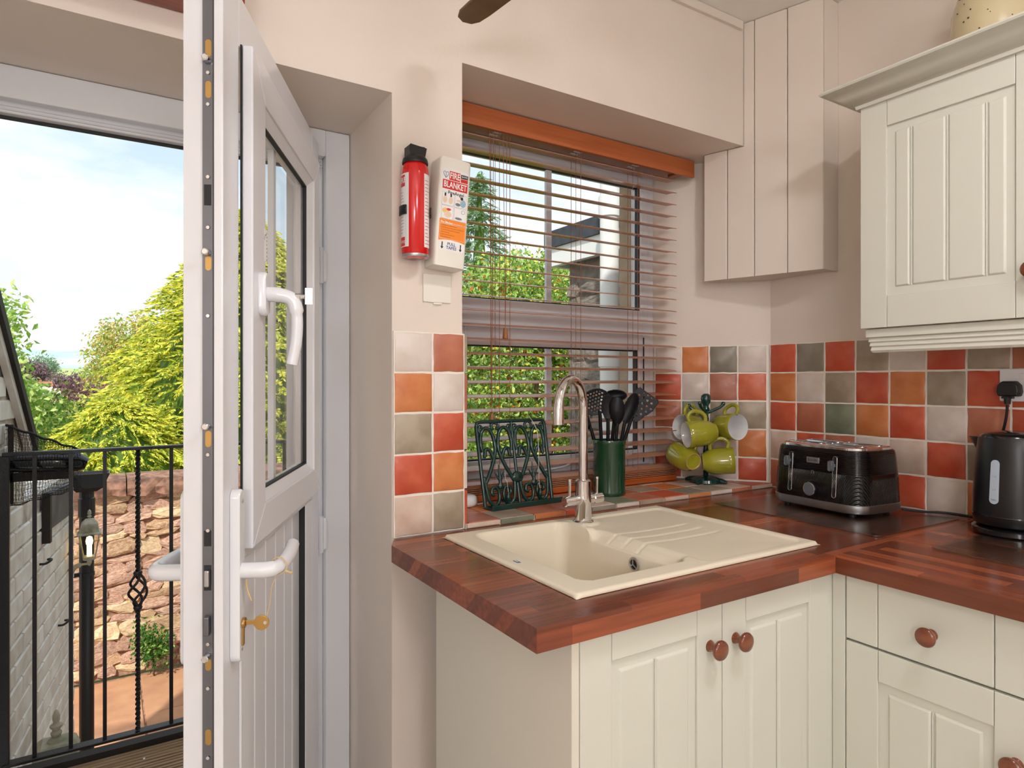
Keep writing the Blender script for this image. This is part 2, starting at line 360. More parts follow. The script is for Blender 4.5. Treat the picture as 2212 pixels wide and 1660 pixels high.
# boarded pipe boxing between window head and wall cupboard
bx = bpy.data.objects.new('wall_boxing', None); C.objects.link(bx); struct(bx, 'painted tongue and groove boxing hung on the wall beside the window'); bx['category'] = 'boxing'
P0, P1 = Vector((1.870, 1.647)), Vector((1.996, 1.252))
d = (P1 - P0); Lb = d.length; d.normalize(); nin = Vector((-d.y, d.x))       # into the corner
if nin.x < 0: nin = -nin
def bpt(s, k): p = P0 + d * s + nin * k; return (p.x, p.y)
cuts = [0, .089, .186, .298, Lb]
sW = (P0.y - YW) / -d.y + .002
for i in range(4):
    a, b = cuts[i] + .0012, cuts[i + 1] - .0012
    g = MB()
    def board(g, a, b, z0, z1):
        poly = [bpt(a, .003), bpt(a + .003, 0), bpt(b - .003, 0), bpt(b, .003), bpt(b, .014), bpt(a, .014)]
        g.prism(poly, z0, z1)
    zb = 1.668
    if b <= sW: board(g, a, b, zb, 2.133)
    elif a < sW: board(g, a, b, zb, 2.133); g.prism([bpt(sW + .001, 0), bpt(b - .003, 0), bpt(b, .003), bpt(b, .014), bpt(sW + .006, .014)], 2.133, ZC - .002)
    else: board(g, a, b, zb, ZC - .002)
    obj('board', g, 'paint', bx)
obj('side_board', MB().prism([bpt(Lb, .0), (XB - .001, P1.y + .002), (XB - .001, P1.y + .014), bpt(Lb - .003, .014)], 1.668, ZC - .002), 'paint', bx)
obj('core', MB().prism([bpt(.004, .015), bpt(Lb - .012, .015), (XB - .002, P1.y + .015), (XB - .002, 1.50), (1.995, 1.612)], 1.672, 2.131).prism([bpt(sW + .01, .015), bpt(Lb - .012, .015), (XB - .002, P1.y + .015), (XB - .002, 1.503)], 2.131, ZC - .002), 'paint', bx)
# plaster cove line at the ceiling
struct(obj('trim_2', MB().box(.0, 1.90, YW - .012, YW - .0005, ZC - .03, ZC - .001), 'paint'))

# ---------------------------------------------------------------- hand-made wall tiles, each a piece
TM = {}
def tile_mesh(w_, h_, col, var, th=.009):
    k = (round(w_, 3), round(h_, 3), col, var)
    if k in TM: return TM[k]
    rn = random.Random(str(k)); n = 4
    def edge(a, b, nx, ny):
        return [(a[0] + (b[0] - a[0]) * i / n + nx * rn.uniform(-.0011, .0011), a[1] + (b[1] - a[1]) * i / n + ny * rn.uniform(-.0011, .0011)) for i in range(n)]
    c = [(-w_ / 2, -h_ / 2), (w_ / 2, -h_ / 2), (w_ / 2, h_ / 2), (-w_ / 2, h_ / 2)]
    out = edge(c[0], c[1], 0, 1) + edge(c[1], c[2], 1, 0) + edge(c[2], c[3], 0, 1) + edge(c[3], c[0], 1, 0)
    ins = [(x * (1 - .007 / w_), y * (1 - .007 / h_)) for x, y in out]
    g = MB().loft([[(x, y, 0) for x, y in out], [(x, y, th * .72) for x, y in out], [(x, y, th) for x, y in ins]])
    me = g.me('tile'); me.materials.append(M['tile_' + col]); me.polygons.foreach_set('use_smooth', [True] * len(me.polygons)); me.set_sharp_from_angle(angle=R(50)); TM[k] = me; return me
def put_tile(me, mtx, parent):
    ob = bpy.data.objects.new('tile', me); C.objects.link(ob); ob.matrix_basis = mtx; ob.parent = parent; ob.matrix_parent_inverse = wm(parent).inverted(); return ob
def frame_mtx(o, ax, ay, az):
    return Matrix(((ax[0], ay[0], az[0], o[0]), (ax[1], ay[1], az[1], o[1]), (ax[2], ay[2], az[2], o[2]), (0, 0, 0, 1)))
G = .0058
rowsB = [1.4335, 1.3295, 1.2245, 1.1195, 1.0135, .911]
B = ['rvrkcrktk', 'ocKrokrrc'.replace('K', 'k'), 'rtgorctro', 'prtcprkco', 'trcorcoct']
for r in range(5):
    for c in range(15):
        y1 = 1.512 - .1072 * c; y0 = y1 - .1072; col = B[r][c % 9]
        z1, z0 = rowsB[r], rowsB[r + 1]
        put_tile(tile_mesh(.1072 - G, z1 - z0 - G, col, (r * 3 + c) % 3), frame_mtx((XB - .001, (y0 + y1) / 2, (z0 + z1) / 2), (0, -1, 0), (0, 0, 1), (-1, 0, 0)), wr)
obj('grout_bed', MB().box(XB - .0065, XB, 1.512 - .1072 * 15, 1.514, .911, 1.433), 'grout', wr)
da = (A1 - A0).normalized(); na = Vector((-da.y, da.x)); na = na if na.x < 0 else -na     # normal into the room
A = ['ckoc', 'r', '', '', '']
A = ['cvop'[::-1], 'sbcr', 'kkgt', 'opcc', 'rcpr']     # from the corner towards the window
A[0] = 'cvoc'
rowsA = [1.4335, 1.3295, 1.2245, 1.1195, 1.0135, .927]
for r in range(5):
    for c in range(4):
        s0 = .006 + .1025 * c; p = A0 + da * (s0 + .051); z1, z0 = rowsA[r], rowsA[r + 1]
        put_tile(tile_mesh(.1025 - G, z1 - z0 - G, A[r][c], (r + c) % 3), frame_mtx((p.x + na.x * .001, p.y + na.y * .001, (z0 + z1) / 2), (-da.x, -da.y, 0), (0, 0, 1), (na.x, na.y, 0)), wb)
pa, pb = A0, A0 + da * .418
obj('grout_bed', MB().prism([(pa.x, pa.y), (pb.x, pb.y), (pb.x + na.x * .0065, pb.y + na.y * .0065), (pa.x + na.x * .0065, pa.y + na.y * .0065)], .908, 1.433), 'grout', wb)
rowsL = [1.4215, 1.3195, 1.2175, 1.115, 1.0125, .911]
L = ['ct', 'oc', 'kr', 'ro', 'pk']
L[0] = 'ct'
for r in range(5):
    for c, (x0, x1) in enumerate(((.597, .702), (.702, .793))):
        z1, z0 = rowsL[r], rowsL[r + 1]
        put_tile(tile_mesh(x1 - x0 - G, z1 - z0 - G, L[r][c], r % 3), frame_mtx(((x0 + x1) / 2, YW - .001, (z0 + z1) / 2), (1, 0, 0), (0, 0, 1), (0, -1, 0)), wb)
obj('grout_bed', MB().box(.597, .7935, YW - .0065, YW, .911, 1.4215), 'grout', wb)
for r in range(5):   # slim tiles returning into the left reveal
    z1, z0 = rowsL[r], rowsL[r + 1]
    put_tile(tile_mesh(.09, z1 - z0 - G, 'ktpcr'[r], r % 3), frame_mtx((.8055 - .001, 1.552, (z0 + z1) / 2), (.146, .989, 0), (0, 0, 1), (.989, -.146, 0)), wb)

# tiled window ledge
def clip(poly, p, n):
    out = []
    for i in range(len(poly)):
        a, b = poly[i], poly[(i + 1) % len(poly)]; da_ = (a[0] - p[0]) * n[0] + (a[1] - p[1]) * n[1]; db = (b[0] - p[0]) * n[0] + (b[1] - p[1]) * n[1]
        if da_ >= 0: out.append(a)
        if (da_ >= 0) != (db >= 0): t = da_ / (da_ - db); out.append((a[0] + (b[0] - a[0]) * t, a[1] + (b[1] - a[1]) * t))
    return out
sill = struct(obj('trim_3', MB().prism([(.796, 1.499), (2.066, 1.499), (2.066, 1.518), (1.822, 1.853), (.846, 1.858)], .9065, .921), 'ledge_grout'), 'tiled window ledge behind the sink')
xs = [.797, .901, 1.013, 1.121, 1.217, 1.314, 1.407, 1.517, 1.627, 1.735, 1.843, 1.949, 2.064]
top = ['bktbpgtrvkpb', 'tokbkptkoppb', 'bptkrtptptgk', 'ktbpkotbpktb']
ys = [1.4975, 1.606, 1.713, 1.82, 1.856]
for r in range(4):
    for c in range(12):
        poly = [(xs[c] + .0025, ys[r] + .0025), (xs[c + 1] - .0025, ys[r] + .0025), (xs[c + 1] - .0025, ys[r + 1] - .0025), (xs[c] + .0025, ys[r + 1] - .0025)]
        poly = clip(poly, (A0.x + na.x * .013, A0.y + na.y * .013), (na.x, na.y)); poly = clip(poly, (.806, 1.5), (.989, -.146))
        if len(poly) < 3: continue
        obj('tile', MB().prism(poly, .914, .925), 'tile_' + top[r][c], sill, bevel=.0015)
for c in range(12):
    obj('edge_tile', MB().box(xs[c] + .0025, xs[c + 1] - .0025, 1.4935, 1.4985, .912, .9232), 'tile_' + 'pgorvckpoctp'[c], sill, bevel=.001)

# ---------------------------------------------------------------- back door (white plastic, tilting top sash), standing open
fr = MB()
FY0, FY1 = 1.828, 1.90
fr.box(DX1 - .07, DX1 - .001, FY0, FY1, 0.001, DZ - .001); fr.box(DX0 + .001, DX0 + .07, FY0, FY1, 0.001, DZ - .001)
fr.box(DX0 + .07, DX1 - .07, FY0, FY1, DZ - .075, DZ - .001)
fr.box(DX0 + .07, DX1 - .07, FY0 + .03, FY1, DZ - .1, DZ - .075)
fr.box(DX1 - .09, DX1 - .07, FY0 + .03, FY1, 0.001, DZ - .1); fr.box(DX0 + .07, DX0 + .09, FY0 + .03, FY1, 0.001, DZ - .1)
frame = struct(obj('trim_1', fr, 'upvc', bevel=.003), 'white plastic door frame set in the deep doorway')
g = MB()
for k, z in enumerate((1.935, 1.928, 1.919)): g.box(DX0 + .075, DX1 - .075, FY0 + .0295 - .002 * k, FY0 + .032, z - .0035, z)
obj('frame_bead', g, 'upvc_edge', frame)
obj('frame_gasket', MB().box(DX0 + .09, DX1 - .09, FY1 - .02, FY1 - .008, DZ - .106, DZ - .1), 'gasket', frame)
obj('threshold', MB().box(DX0 + .07, DX1 - .07, FY0, FY1, 0.001, .03), 'upvc', frame)
for zc in (.87, 1.62):
    obj('hinge', MB().box(.500, .523, 1.805, 1.827, zc - .045, zc + .045), 'upvc', frame, bevel=.006)
    obj('hinge_pin', MB().lathe([(.007, -.05), (.007, .05)], (.505, 1.806, zc), 12), 'upvc_edge', frame, smooth=40)

door = bpy.data.objects.new('door_1', None); C.objects.link(door); struct(door, 'white plastic back door with glazed tilting top sash, standing open'); door['category'] = 'door'
ang = math.atan2(-.898, -.439)
door.location = (.4986, 1.8054, 0); door.rotation_euler = (0, 0, ang)
def dobj(name, mb, mt, parent=None, **k): return obj(name, mb, mt, parent or door, world=False, **k)
X0, X1, Z0, Z1 = .015, .772, .02, 1.945
# leaf frame: hollow where the lower panel and the sash sit
lf = MB()
for (a, b, z0, z1) in ((X0, .100, Z0, Z1), (.6985, X1, Z0, Z1), (.100, .6985, Z0, .14), (.100, .6985, .99, 1.03), (.100, .6985, 1.87, Z1)):
    lf.box(a, b, -.064, -.0172, z0, z1)
dobj('leaf_frame', lf, 'upvc')
lp = MB()
for (a, b, z0, z1) in ((X0 - .008, .093, Z0, Z1 + .01), (.705, X1 + .012, Z0, Z1 + .01), (.093, .705, Z0, .13), (.093, .705, .985, 1.025), (.093, .705, 1.865, Z1 + .01)):
    lp.box(a, b, -.0145, 0, z0, z1)
dobj('leaf_lip', lp, 'upvc', bevel=.002)
gk = MB().box(X1 - .004, X1 + .006, -.0175, -.0142, Z0, Z1).box(X0, X1, -.0175, -.0142, Z1 - .003, Z1 + .003)
dobj('gasket', gk, 'gasket')
# lower panel: boards with V joints
pb_ = [.187, .268, .349, .430, .511, .592, .618]
nb = 6; wbd = (.645 - .187) / nb
for i in range(nb):
    a = .187 + wbd * i; g = MB()
    g.prism([(a + .0008, -.034), (a + wbd - .0008, -.034), (a + wbd - .0008, -.016), (a + wbd - .004, -.0125), (a + .004, -.0125), (a + .0008, -.016)], .15, .985)
    dobj('panel_board', g, 'upvc')
dobj('panel_trim', MB().box(.100, .183, -.0145, .002, .12, .99).box(.65, .70, -.0145, .002, .12, .99).box(.100, .70, -.0145, .002, .1, .15), 'upvc', bevel=.003)
dobj('panel_gasket', MB().box(.183, .187, -.03, .0005, .15, .985), 'gasket')
# tilting sash
SX0, SX1, SZ0, SZ1 = .100, .6975, 1.010, 1.871
GX0, GX1, GZ0, GZ1 = .187, .600, 1.092, 1.784
sm = MB()
for side in range(4):
    o_ = [(SX0, SZ0), (SX1, SZ0), (SX1, SZ1), (SX0, SZ1)]; i_ = [(GX0 - .018, GZ0 - .018), (GX1 + .018, GZ0 - .018), (GX1 + .018, GZ1 + .018), (GX0 - .018, GZ1 + .018)]
    q = [o_[side], o_[(side + 1) % 4], i_[(side + 1) % 4], i_[side]]
    q = [(x + (.0004 if x < .4 else -.0004), z) for x, z in q]
    sm.prism_dir(q, lambda a, b, dd: (a, dd, b), .003, .021)
sash = dobj('sash', sm, 'upvc', bevel=.0025)
bd = MB()
for side in range(4):
    o_ = [(GX0 - .018, GZ0 - .018), (GX1 + .018, GZ0 - .018), (GX1 + .018, GZ1 + .018), (GX0 - .018, GZ1 + .018)]; i_ = [(GX0, GZ0), (GX1, GZ0), (GX1, GZ1), (GX0, GZ1)]
    a, b, c2, d2 = o_[side], o_[(side + 1) % 4], i_[(side + 1) % 4], i_[side]
    v = [(a[0], .017, a[1]), (b[0], .017, b[1]), (c2[0], .004, c2[1]), (d2[0], .004, d2[1]), (a[0], -.02, a[1]), (b[0], -.02, b[1]), (c2[0], -.02, c2[1]), (d2[0], -.02, d2[1])]
    bd.add(v, [(0, 1, 2, 3), (7, 6, 5, 4), (0, 4, 5, 1), (3, 2, 6, 7), (0, 3, 7, 4), (1, 5, 6, 2)])
obj('glazing_bead', bd, 'upvc', sash, world=False)
gg = MB()
for (a, b, z0, z1) in ((GX0, GX0 + .004, GZ0, GZ1), (GX1 - .004, GX1, GZ0, GZ1), (GX0, GX1, GZ0, GZ0 + .004), (GX0, GX1, GZ1 - .004, GZ1)): gg.box(a, b, -.004, .005, z0, z1)
obj('glazing_gasket', gg, 'gasket', sash, world=False)
obj('glass_pane', MB().box(GX0, GX1, -.006, -.002, GZ0, GZ1), 'glass', sash, world=False)
obj('glass_pane', MB().box(GX0, GX1, -.03, -.026, GZ0, GZ1), 'glass', sash, world=False)
xm = .432
obj('glazing_bar', MB().box(xm - .009, xm + .009, -.022, -.010, GZ0, GZ1), 'upvc', sash, world=False)
obj('spacer_bar', MB().box(GX0 + .001, GX0 + .008, -.025, -.0065, GZ0, GZ1).box(GX1 - .008, GX1 - .001, -.025, -.0065, GZ0, GZ1), 'steel', sash, world=False)
obj('sash_gasket', MB().box(SX1 - .003, SX1 + .001, .0002, .0028, SZ0 + .01, SZ1), 'gasket', sash, world=False)
# sash handle
hb = MB(); hx, hz = .652, 1.452
rings = [[(hx + x, y, hz + z) for x, z in rrect(.033, .078, .0155, 6)] for y in (.0212, .031, .034)]
rings[2] = [(hx + x * .86, .034, hz + z * .93) for x, z in rrect(.033, .078, .0155, 6)]
hb.loft(rings); han = obj('sash_handle', hb, 'upvc', sash, world=False, smooth=40)
lv = smooth_path([(hx, .03, hz), (hx, .058, hz - .002), (hx - .002, .076, hz - .010), (hx - .004, .083, hz - .035), (hx - .006, .082, hz - .08), (hx - .007, .074, hz - .125)], 6)
lever = MB().tube(lv, [.0135] * 6 + [.0125] * 12 + [.010] * (len(lv) - 18), 12)
for i, p in enumerate(lever.v): pass
ob = obj('sash_lever', lever, 'upvc', sash, world=False, smooth=60)
kk = MB().lathe([(.006, 0), (.006, .012), (.004, .012), (.004, .02)], (hx, .078, hz - .004), 12, axis='y'); kk.box(hx - .0015, hx + .0015, .098, .112, hz - .018, hz + .012)
obj('sash_key', kk, 'chrome', sash, world=False, bevel=.0005)
obj('sash_sticker', MB().box(.608, .628, .0211, .0214, 1.515, 1.575), 'label_white', sash, world=False)
g = MB()
for i in range(14): a = PI * .15 + i * .1; g.box(.618 + .012 * math.cos(a) - .0006, .618 + .012 * math.cos(a) + .0006, .0214, .0216, 1.545 + .02 * math.sin(a) - .001, 1.545 + .02 * math.sin(a) + .001)
for i in range(8): g.box(.611, .614, .0214, .0216, 1.518 + .007 * i, 1.521 + .007 * i)
obj('sticker_print', g, 'ink_grey', sash, world=False)
# lever handle with long back plate
pz0, pz1, px = .836, 1.119, .738
pl = MB().loft([[(px + x, y, (pz0 + pz1) / 2 + z) for x, z in rrect(.03 * s_, (pz1 - pz0) * (1 - (1 - s_) * .1), .0145 * s_, 6)] for y, s_ in ((.0005, 1), (.0125, 1), (.0155, .86))])
plate = dobj('handle_plate', pl, 'upvc', smooth=40)
hzl = .985
lv = [(px, .014, hzl), (px, .035, hzl), (px - .001, .055, hzl), (px - .010, .068, hzl + .001), (px - .035, .074, hzl + .004), (px - .075, .074, hzl + .008), (px - .115, .070, hzl + .012)]
lv = smooth_path(lv, 5)
obj('lever', MB().tube(lv, [.0135] * 14 + [.012] * (len(lv) - 14), 10), 'upvc', plate, world=False, smooth=60)
cyl = MB().box(px - .005, px + .005, .0155, .0185, .862, .905); cyl.lathe([(.0085, .0155), (.0085, .021)], (px, 0, .899), 16, axis='y')
obj('lock_cylinder', cyl, 'brass', plate, world=False, bevel=.001)
kk = MB().box(px - .0012, px + .0012, .021, .036, .8955, .9025)
kk.lathe([(.0125, -.0012), (.0125, .0012)], (px, .046, .898), 20, axis='x')
obj('key', kk, 'brass', plate, world=False, bevel=.0005)
obj('keyhole_rivet', MB().lathe([(.0028, -.0016), (.0028, .0016)], (px, .052, .898), 10, axis='x'), 'chrome', plate, world=False)
tw = MB().tube(smooth_path([(px, .052, .9), (px - .003, .058, .925), (px - .002, .062, .955), (px - .008, .068, .972)], 6), .0008, 5)
tw.tube(smooth_path([(px - .008, .082, .978), (px - .010, .084, .992), (px - .012, .07, 1.002), (px - .013, .055, .99), (px - .011, .066, .974), (px - .008, .082, .978)], 6), .0011, 5)
tw.tube(smooth_path([(px - .008, .083, .98), (px - .006, .094, .976)], 4), .0022, 5); tw.tube(smooth_path([(px, .022, .972), (px + .002, .024, .955), (px, .03, .935)], 4), .0016, 5)
obj('twine', tw, 'twine', plate, world=False)
for z in (pz0 + .02, pz1 - .02): obj('screw', MB().lathe([(.004, .0153), (.003, .0162)], (px, 0, z), 10, axis='y'), 'chrome', plate, world=False)
# outside handle
pe = MB().loft([[(px + x, y, (pz0 + pz1) / 2 + z) for x, z in rrect(.03, pz1 - pz0, .0145, 6)] for y in (-.0645, -.076)])
oplate = dobj('outside_plate', pe, 'upvc', smooth=40)
obj('outside_lever', MB().tube(smooth_path([(px, -.076, hzl), (px, -.108, hzl), (px - .008, -.122, hzl), (px - .04, -.126, hzl), (px - .12, -.122, hzl)], 6), .0135, 10), 'upvc', oplate, world=False, smooth=60)
# lock strip along the leaf edge
strip = dobj('lock_strip', MB().box(X1 + .0001, X1 + .0022, -.0345, -.0188, .05, Z1 - .02), 'strip_metal')
xx = X1 + .0022
for z in (1.785, 1.735, 1.62, 1.54, 1.40, 1.18, 1.06, .98, .88, .81, .70): obj('screw', MB().lathe([(.0036, 0), (.0028, .0014)], (xx, -.026, z), 10, axis='x'), 'chrome', strip, world=False, smooth=30)
for z in (1.805, 1.50, 1.225, .86): obj('roller', MB().lathe([(.0045, 0), (.0045, .004), (.0055, .004), (.0055, .011), (.004, .0125)], (xx, -.027, z), 14, axis='x'), 'chrome', strip, world=False, smooth=30)
for z0, z1 in ((1.81, 1.838), (1.745, 1.772), (1.472, 1.495), (1.192, 1.218), (.838, .857), (.72, .745)): obj('slot', MB().prism_dir([(y - .0255, (z0 + z1) / 2 + z) for y, z in rrect(.009, z1 - z0, .0043, 4)], lambda a, b, dd: (dd, a, b), xx, xx + .0004), 'brass', strip, world=False)
for z0, z1 in ((1.575, 1.608), (1.035, 1.06), (.965, 1.005)): obj('latch_slot', MB().box(xx, xx + .0005, -.032, -.021, z0, z1), 'gasket', strip, world=False)
obj('latch', MB().box(xx, xx + .008, -.030, -.022, .972, .998), 'steel', strip, world=False, bevel=.002)
obj('hook_bolt', MB().box(xx, xx + .009, -.031, -.022, .895, .925), 'strip_metal', strip, world=False, bevel=.002)

# ---------------------------------------------------------------- window
win = bpy.data.objects.new('window_1', None); C.objects.link(win); struct(win, 'white plastic casement window behind a wooden blind'); win['category'] = 'window'
wx0, wx1, wz0, wz1 = .852, 1.800, .93, 2.133
f = MB()
f.box(wx0, wx0 + .055, 1.835, 1.90, wz0, wz1).box(wx1 - .055, wx1, 1.835, 1.90, wz0, wz1).box(wx0 + .055, wx1 - .055, 1.835, 1.90, wz0, wz0 + .05).box(wx0 + .055, wx1 - .055, 1.835, 1.90, wz1 - .05, wz1).box(wx0 + .055, wx1 - .055, 1.835, 1.90, 1.475, 1.53)
obj('window_frame', f, 'upvc', win, bevel=.003)
def sash_frame(x0, x1, z0, z1, b, y0, y1, name='window_sash'):
    g = MB().box(x0, x0 + b, y0, y1, z0, z1).box(x1 - b, x1, y0, y1, z0, z1).box(x0 + b, x1 - b, y0, y1, z0, z0 + b).box(x0 + b, x1 - b, y0, y1, z1 - b, z1)
    s_ = obj(name, g, 'upvc', win, bevel=.004)
    k = MB(); t = .004
    for (a, b2, c, d_) in ((x0 + b, x0 + b + t, z0 + b, z1 - b), (x1 - b - t, x1 - b, z0 + b, z1 - b), (x0 + b, x1 - b, z0 + b, z0 + b + t), (x0 + b, x1 - b, z1 - b - t, z1 - b)): k.box(a, b2, y0 + .008, y0 + .03, c, d_)
    obj('gasket', k, 'gasket', s_)
    for yy in (y0 + .012, y0 + .034): obj('glass_pane', MB().box(x0 + b, x1 - b, yy, yy + .004, z0 + b, z1 - b), 'glass', s_)
    return s_
s1 = sash_frame(wx0 + .056, wx1 - .03, 1.531, wz1 - .052, .038, 1.832, 1.885)
s2 = sash_frame(wx0 + .056, wx1 - .03, .982, 1.474, .058, 1.822, 1.885)
for s_, z0, z1 in ((s1, 1.57, 2.045), (s2, 1.04, 1.415)): obj('glazing_bar', MB().box(1.303, 1.325, 1.85, 1.862, z0, z1), 'upvc', s_)
for xa in (1.733,): obj('frame_gasket', MB().box(xa, xa + .004, 1.8185, 1.8215, .99, 1.465), 'gasket', win)
st = smooth_path([(1.13, 1.80, 1.0), (1.22, 1.795, .995), (1.33, 1.797, 1.002), (1.37, 1.80, 1.01)], 6)
obj('casement_stay', MB().tube(st, .006, 8, flat=.6).box(1.10, 1.15, 1.80, 1.821, .992, 1.008).lathe([(.009, -.006), (.009, .006)], (1.235, 1.795, .996), 12, axis='y'), 'white_glaze', win, bevel=.001)

# ---------------------------------------------------------------- wooden venetian blind
bl = thing('venetian_blind', 'brown wooden venetian blind with open slats hanging in the window recess', 'blind', (1.36, 1.75, .93))
bX0, bX1 = .868, 1.812
obj('valance', MB().box(.856, 1.882, 1.700, 1.712, 2.068, 2.131), 'valance_wood', bl, bevel=.003)
obj('head_rail', MB().box(bX0, bX1, 1.722, 1.778, 2.078, 2.126), 'blind_slat', bl)
obj('head_bracket', MB().box(1.80, 1.835, 1.713, 1.76, 2.072, 2.084), 'blind_wood', bl, bevel=.002)
sl = None
zs = [2.054 - .0446 * i for i in range(25)]
prof = [(-.0255, -.0012), (-.012, .0004), (0, .001), (.012, .0004), (.0255, -.0012), (.0255, .0012), (.012, .0028), (0, .0034), (-.012, .0028), (-.0255, .0012)]
g = MB().prism_dir([(a, b) for a, b in prof], lambda a, b, dd: (dd, a, b), bX0 - 1.34, bX1 - 1.34); sme = g.me('slat'); sme.materials.append(M['blind_slat'])
def slat(z, tilt=0.0, dy=0.0):
    ob = bpy.data.objects.new('slat', sme); C.objects.link(ob); ob.location = (1.34, 1.75 + dy, z); ob.rotation_euler = (tilt, 0, 0); ob.parent = bl; ob.matrix_parent_inverse = wm(bl).inverted()
for i, z in enumerate(zs): slat(z, R(9.5))
for i, z in enumerate((.9715, .9655, .9595, .9535)): slat(z, R(2))
slat(.979, R(9))
obj('bottom_rail', MB().box(bX0, bX1, 1.724, 1.776, .928, .949), 'blind_wood', bl, bevel=.003)
for xc in (1.035, 1.355, 1.615):
    g = MB()
    for yy in (1.7235, 1.7765):
        g.tube([(xc, yy, .95), (xc, yy, 2.08)], .0009, 5)
    g.tube([(xc, 1.75, .95), (xc, 1.75, 2.08)], .0008, 5)
    obj('ladder_cord', g, 'cord', bl)
    obj('cord_guide', MB().box(xc - .016, xc + .016, 1.735, 1.743, 2.0755, 2.079).box(xc - .016, xc + .016, 1.757, 1.765, 2.0755, 2.079), 'white_glaze', bl, bevel=.001)
for xc, zt, n in ((1.003, 1.165, 2), (1.052, 1.43, 2)):
    g = MB()
    for k in range(n): g.tube([(xc - .008 + .014 * k, 1.716, 2.08), (xc, 1.716, zt + .03)], .0009, 5)
    cd = obj('pull_cord', g, 'cord', bl)
    obj('tassel', MB().lathe([(.0045, .034), (.006, .03), (.0095, .002), (.008, 0)], (xc, 1.716, zt), 14), 'tassel', cd, smooth=40)
obj('pull_cord', MB().tube([(1.07, 1.718, 2.08), (1.07, 1.718, 1.02)], .001, 5), 'cord', bl)

# ---------------------------------------------------------------- kitchen units
ZT = .91
def door_mb(w, h, st=.069, top=.066, bot=.069, grooves=(.5,), plain=False):
    g = MB()
    g.box(0, w, .006, .019, 0, h)
    if plain:
        for a, b in ((0, st - .0008), (st + .0008, w - st - .0008), (w - st + .0008, w)): g.box(a, b, 0, .006, 0, h)
        return g
    g.box(0, st, 0, .006, 0, h).box(w - st, w, 0, .006, 0, h)
    g.box(st + .0012, w - st - .0012, 0, .006, 0, bot).box(st + .0012, w - st - .0012, 0, .006, h - top, h)
    x0, x1 = st + .02, w - st - .02; ws = [x0] + [x0 + (x1 - x0) * k for k in grooves] + [x1]
    for i in range(len(ws) - 1):
        a = ws[i] + (.0028 if i else 0); b = ws[i + 1] - (.0028 if i < len(ws) - 2 else 0)
        z0, z1 = bot + .02, h - top - .02
        g.add([(a, .006, z0), (b, .006, z0), (b, .006, z1), (a, .006, z1), (a + .004, .002, z0 + .004), (b - .004, .002, z0 + .004), (b - .004, .002, z1 - .004), (a + .004, .002, z1 - .004)], [(0, 1, 5, 4), (1, 2, 6, 5), (2, 3, 7, 6), (3, 0, 4, 7), (4, 5, 6, 7)])
        if i < len(ws) - 2: g.box(ws[i + 1] - .0012, ws[i + 1] + .0012, .0028, .006, z0, z1)
    return g
KP = [(.0115, 0), (.0105, .003), (.0078, .008), (.008, .013), (.0135, .019), (.0185, .0225), (.0195, .0265), (.0175, .0305), (.015, .0315), (.009, .0335), (.002, .034)]
kme = MB().lathe(KP, (0, 0, 0), 24, axis='-y').me('knob'); kme.materials.append(M['knob_wood']); kme.polygons.foreach_set('use_smooth', [True] * len(kme.polygons)); kme.set_sharp_from_angle(angle=R(50))
def knob(parent, x, z):
    ob = bpy.data.objects.new('knob', kme); C.objects.link(ob); ob.parent = parent; ob.location = (x, 0, z); return ob
# sink unit
cu = thing('sink_cabinet', 'cream sink base cabinet with two panelled doors and dark wood knobs', 'cabinet', (.652, .853, 0))
cs = MB().box(0, .0155, 0.0005, .52, 0, .868); obj('end_panel', cs, 'cream_edge', cu, world=False)
cc = MB().box(.7, .722, .02, .52, .12, .868).box(.016, .7, .5, .52, .12, .6).box(.016, .7, .02, .5, .12, .138).box(.016, .722, .05, .065, 0, .12).box(.016, .7, .0195, .04, .84, .868)
obj('carcass', cc, 'cream', cu, world=False)
for x, w_, kx in ((.0175, .3515, .317), (.3715, .3515, .037)):
    dme = door_mb(w_, .722, .069, .052, .069).me('door'); d_ = link('door', dme, 'cream', cu, world=False, bevel=.0018); d_.location = (x, 0, .142); knob(d_, kx, .643)
# drawer unit along the right wall
du = thing('drawer_cabinet', 'cream base cabinet with one drawer over a panelled door', 'cabinet', (1.392, .823, 0), R(-90))
obj('carcass', MB().box(0.001, .355, .02, .66, .12, .868).box(0.001, .355, .06, .66, 0, .12), 'cream', du, world=False)
dr = link('drawer', door_mb(.352, .141, .069, plain=True).me('drawer'), 'cream', du, world=False, bevel=.0018); dr.location = (.002, 0, .727); knob(dr, .176, .064)
d_ = link('door', door_mb(.352, .58, .069, .066, .069).me('door'), 'cream', du, world=False, bevel=.0018); d_.location = (.002, 0, .142); knob(d_, .318, .462)
post = tag(obj('corner_post', MB().box(1.393, 1.412, .824, .8535, .12, .8685).box(1.3765, 1.41, .8545, .873, .12, .8685), 'cream', bevel=.0015), 'narrow cream filler post where the two base cabinets meet', 'post')
du2 = thing('base_cabinet', 'cream base cabinet past the drawer cabinet, further along the right wall', 'cabinet', (1.392, .465, 0), R(-90))
obj('carcass', MB().box(0.001, .5, .02, .66, .12, .868).box(0.001, .5, .06, .66, 0, .12), 'cream', du2, world=False)
dr = link('drawer', door_mb(.496, .141, .069, plain=True).me('drawer'), 'cream', du2, world=False, bevel=.0018); dr.location = (.002, 0, .727); knob(dr, .248, .064)
d_ = link('door', door_mb(.496, .58, .069, .066, .069).me('door'), 'cream', du2, world=False, bevel=.0018); d_.location = (.002, 0, .142); knob(d_, .03, .462)

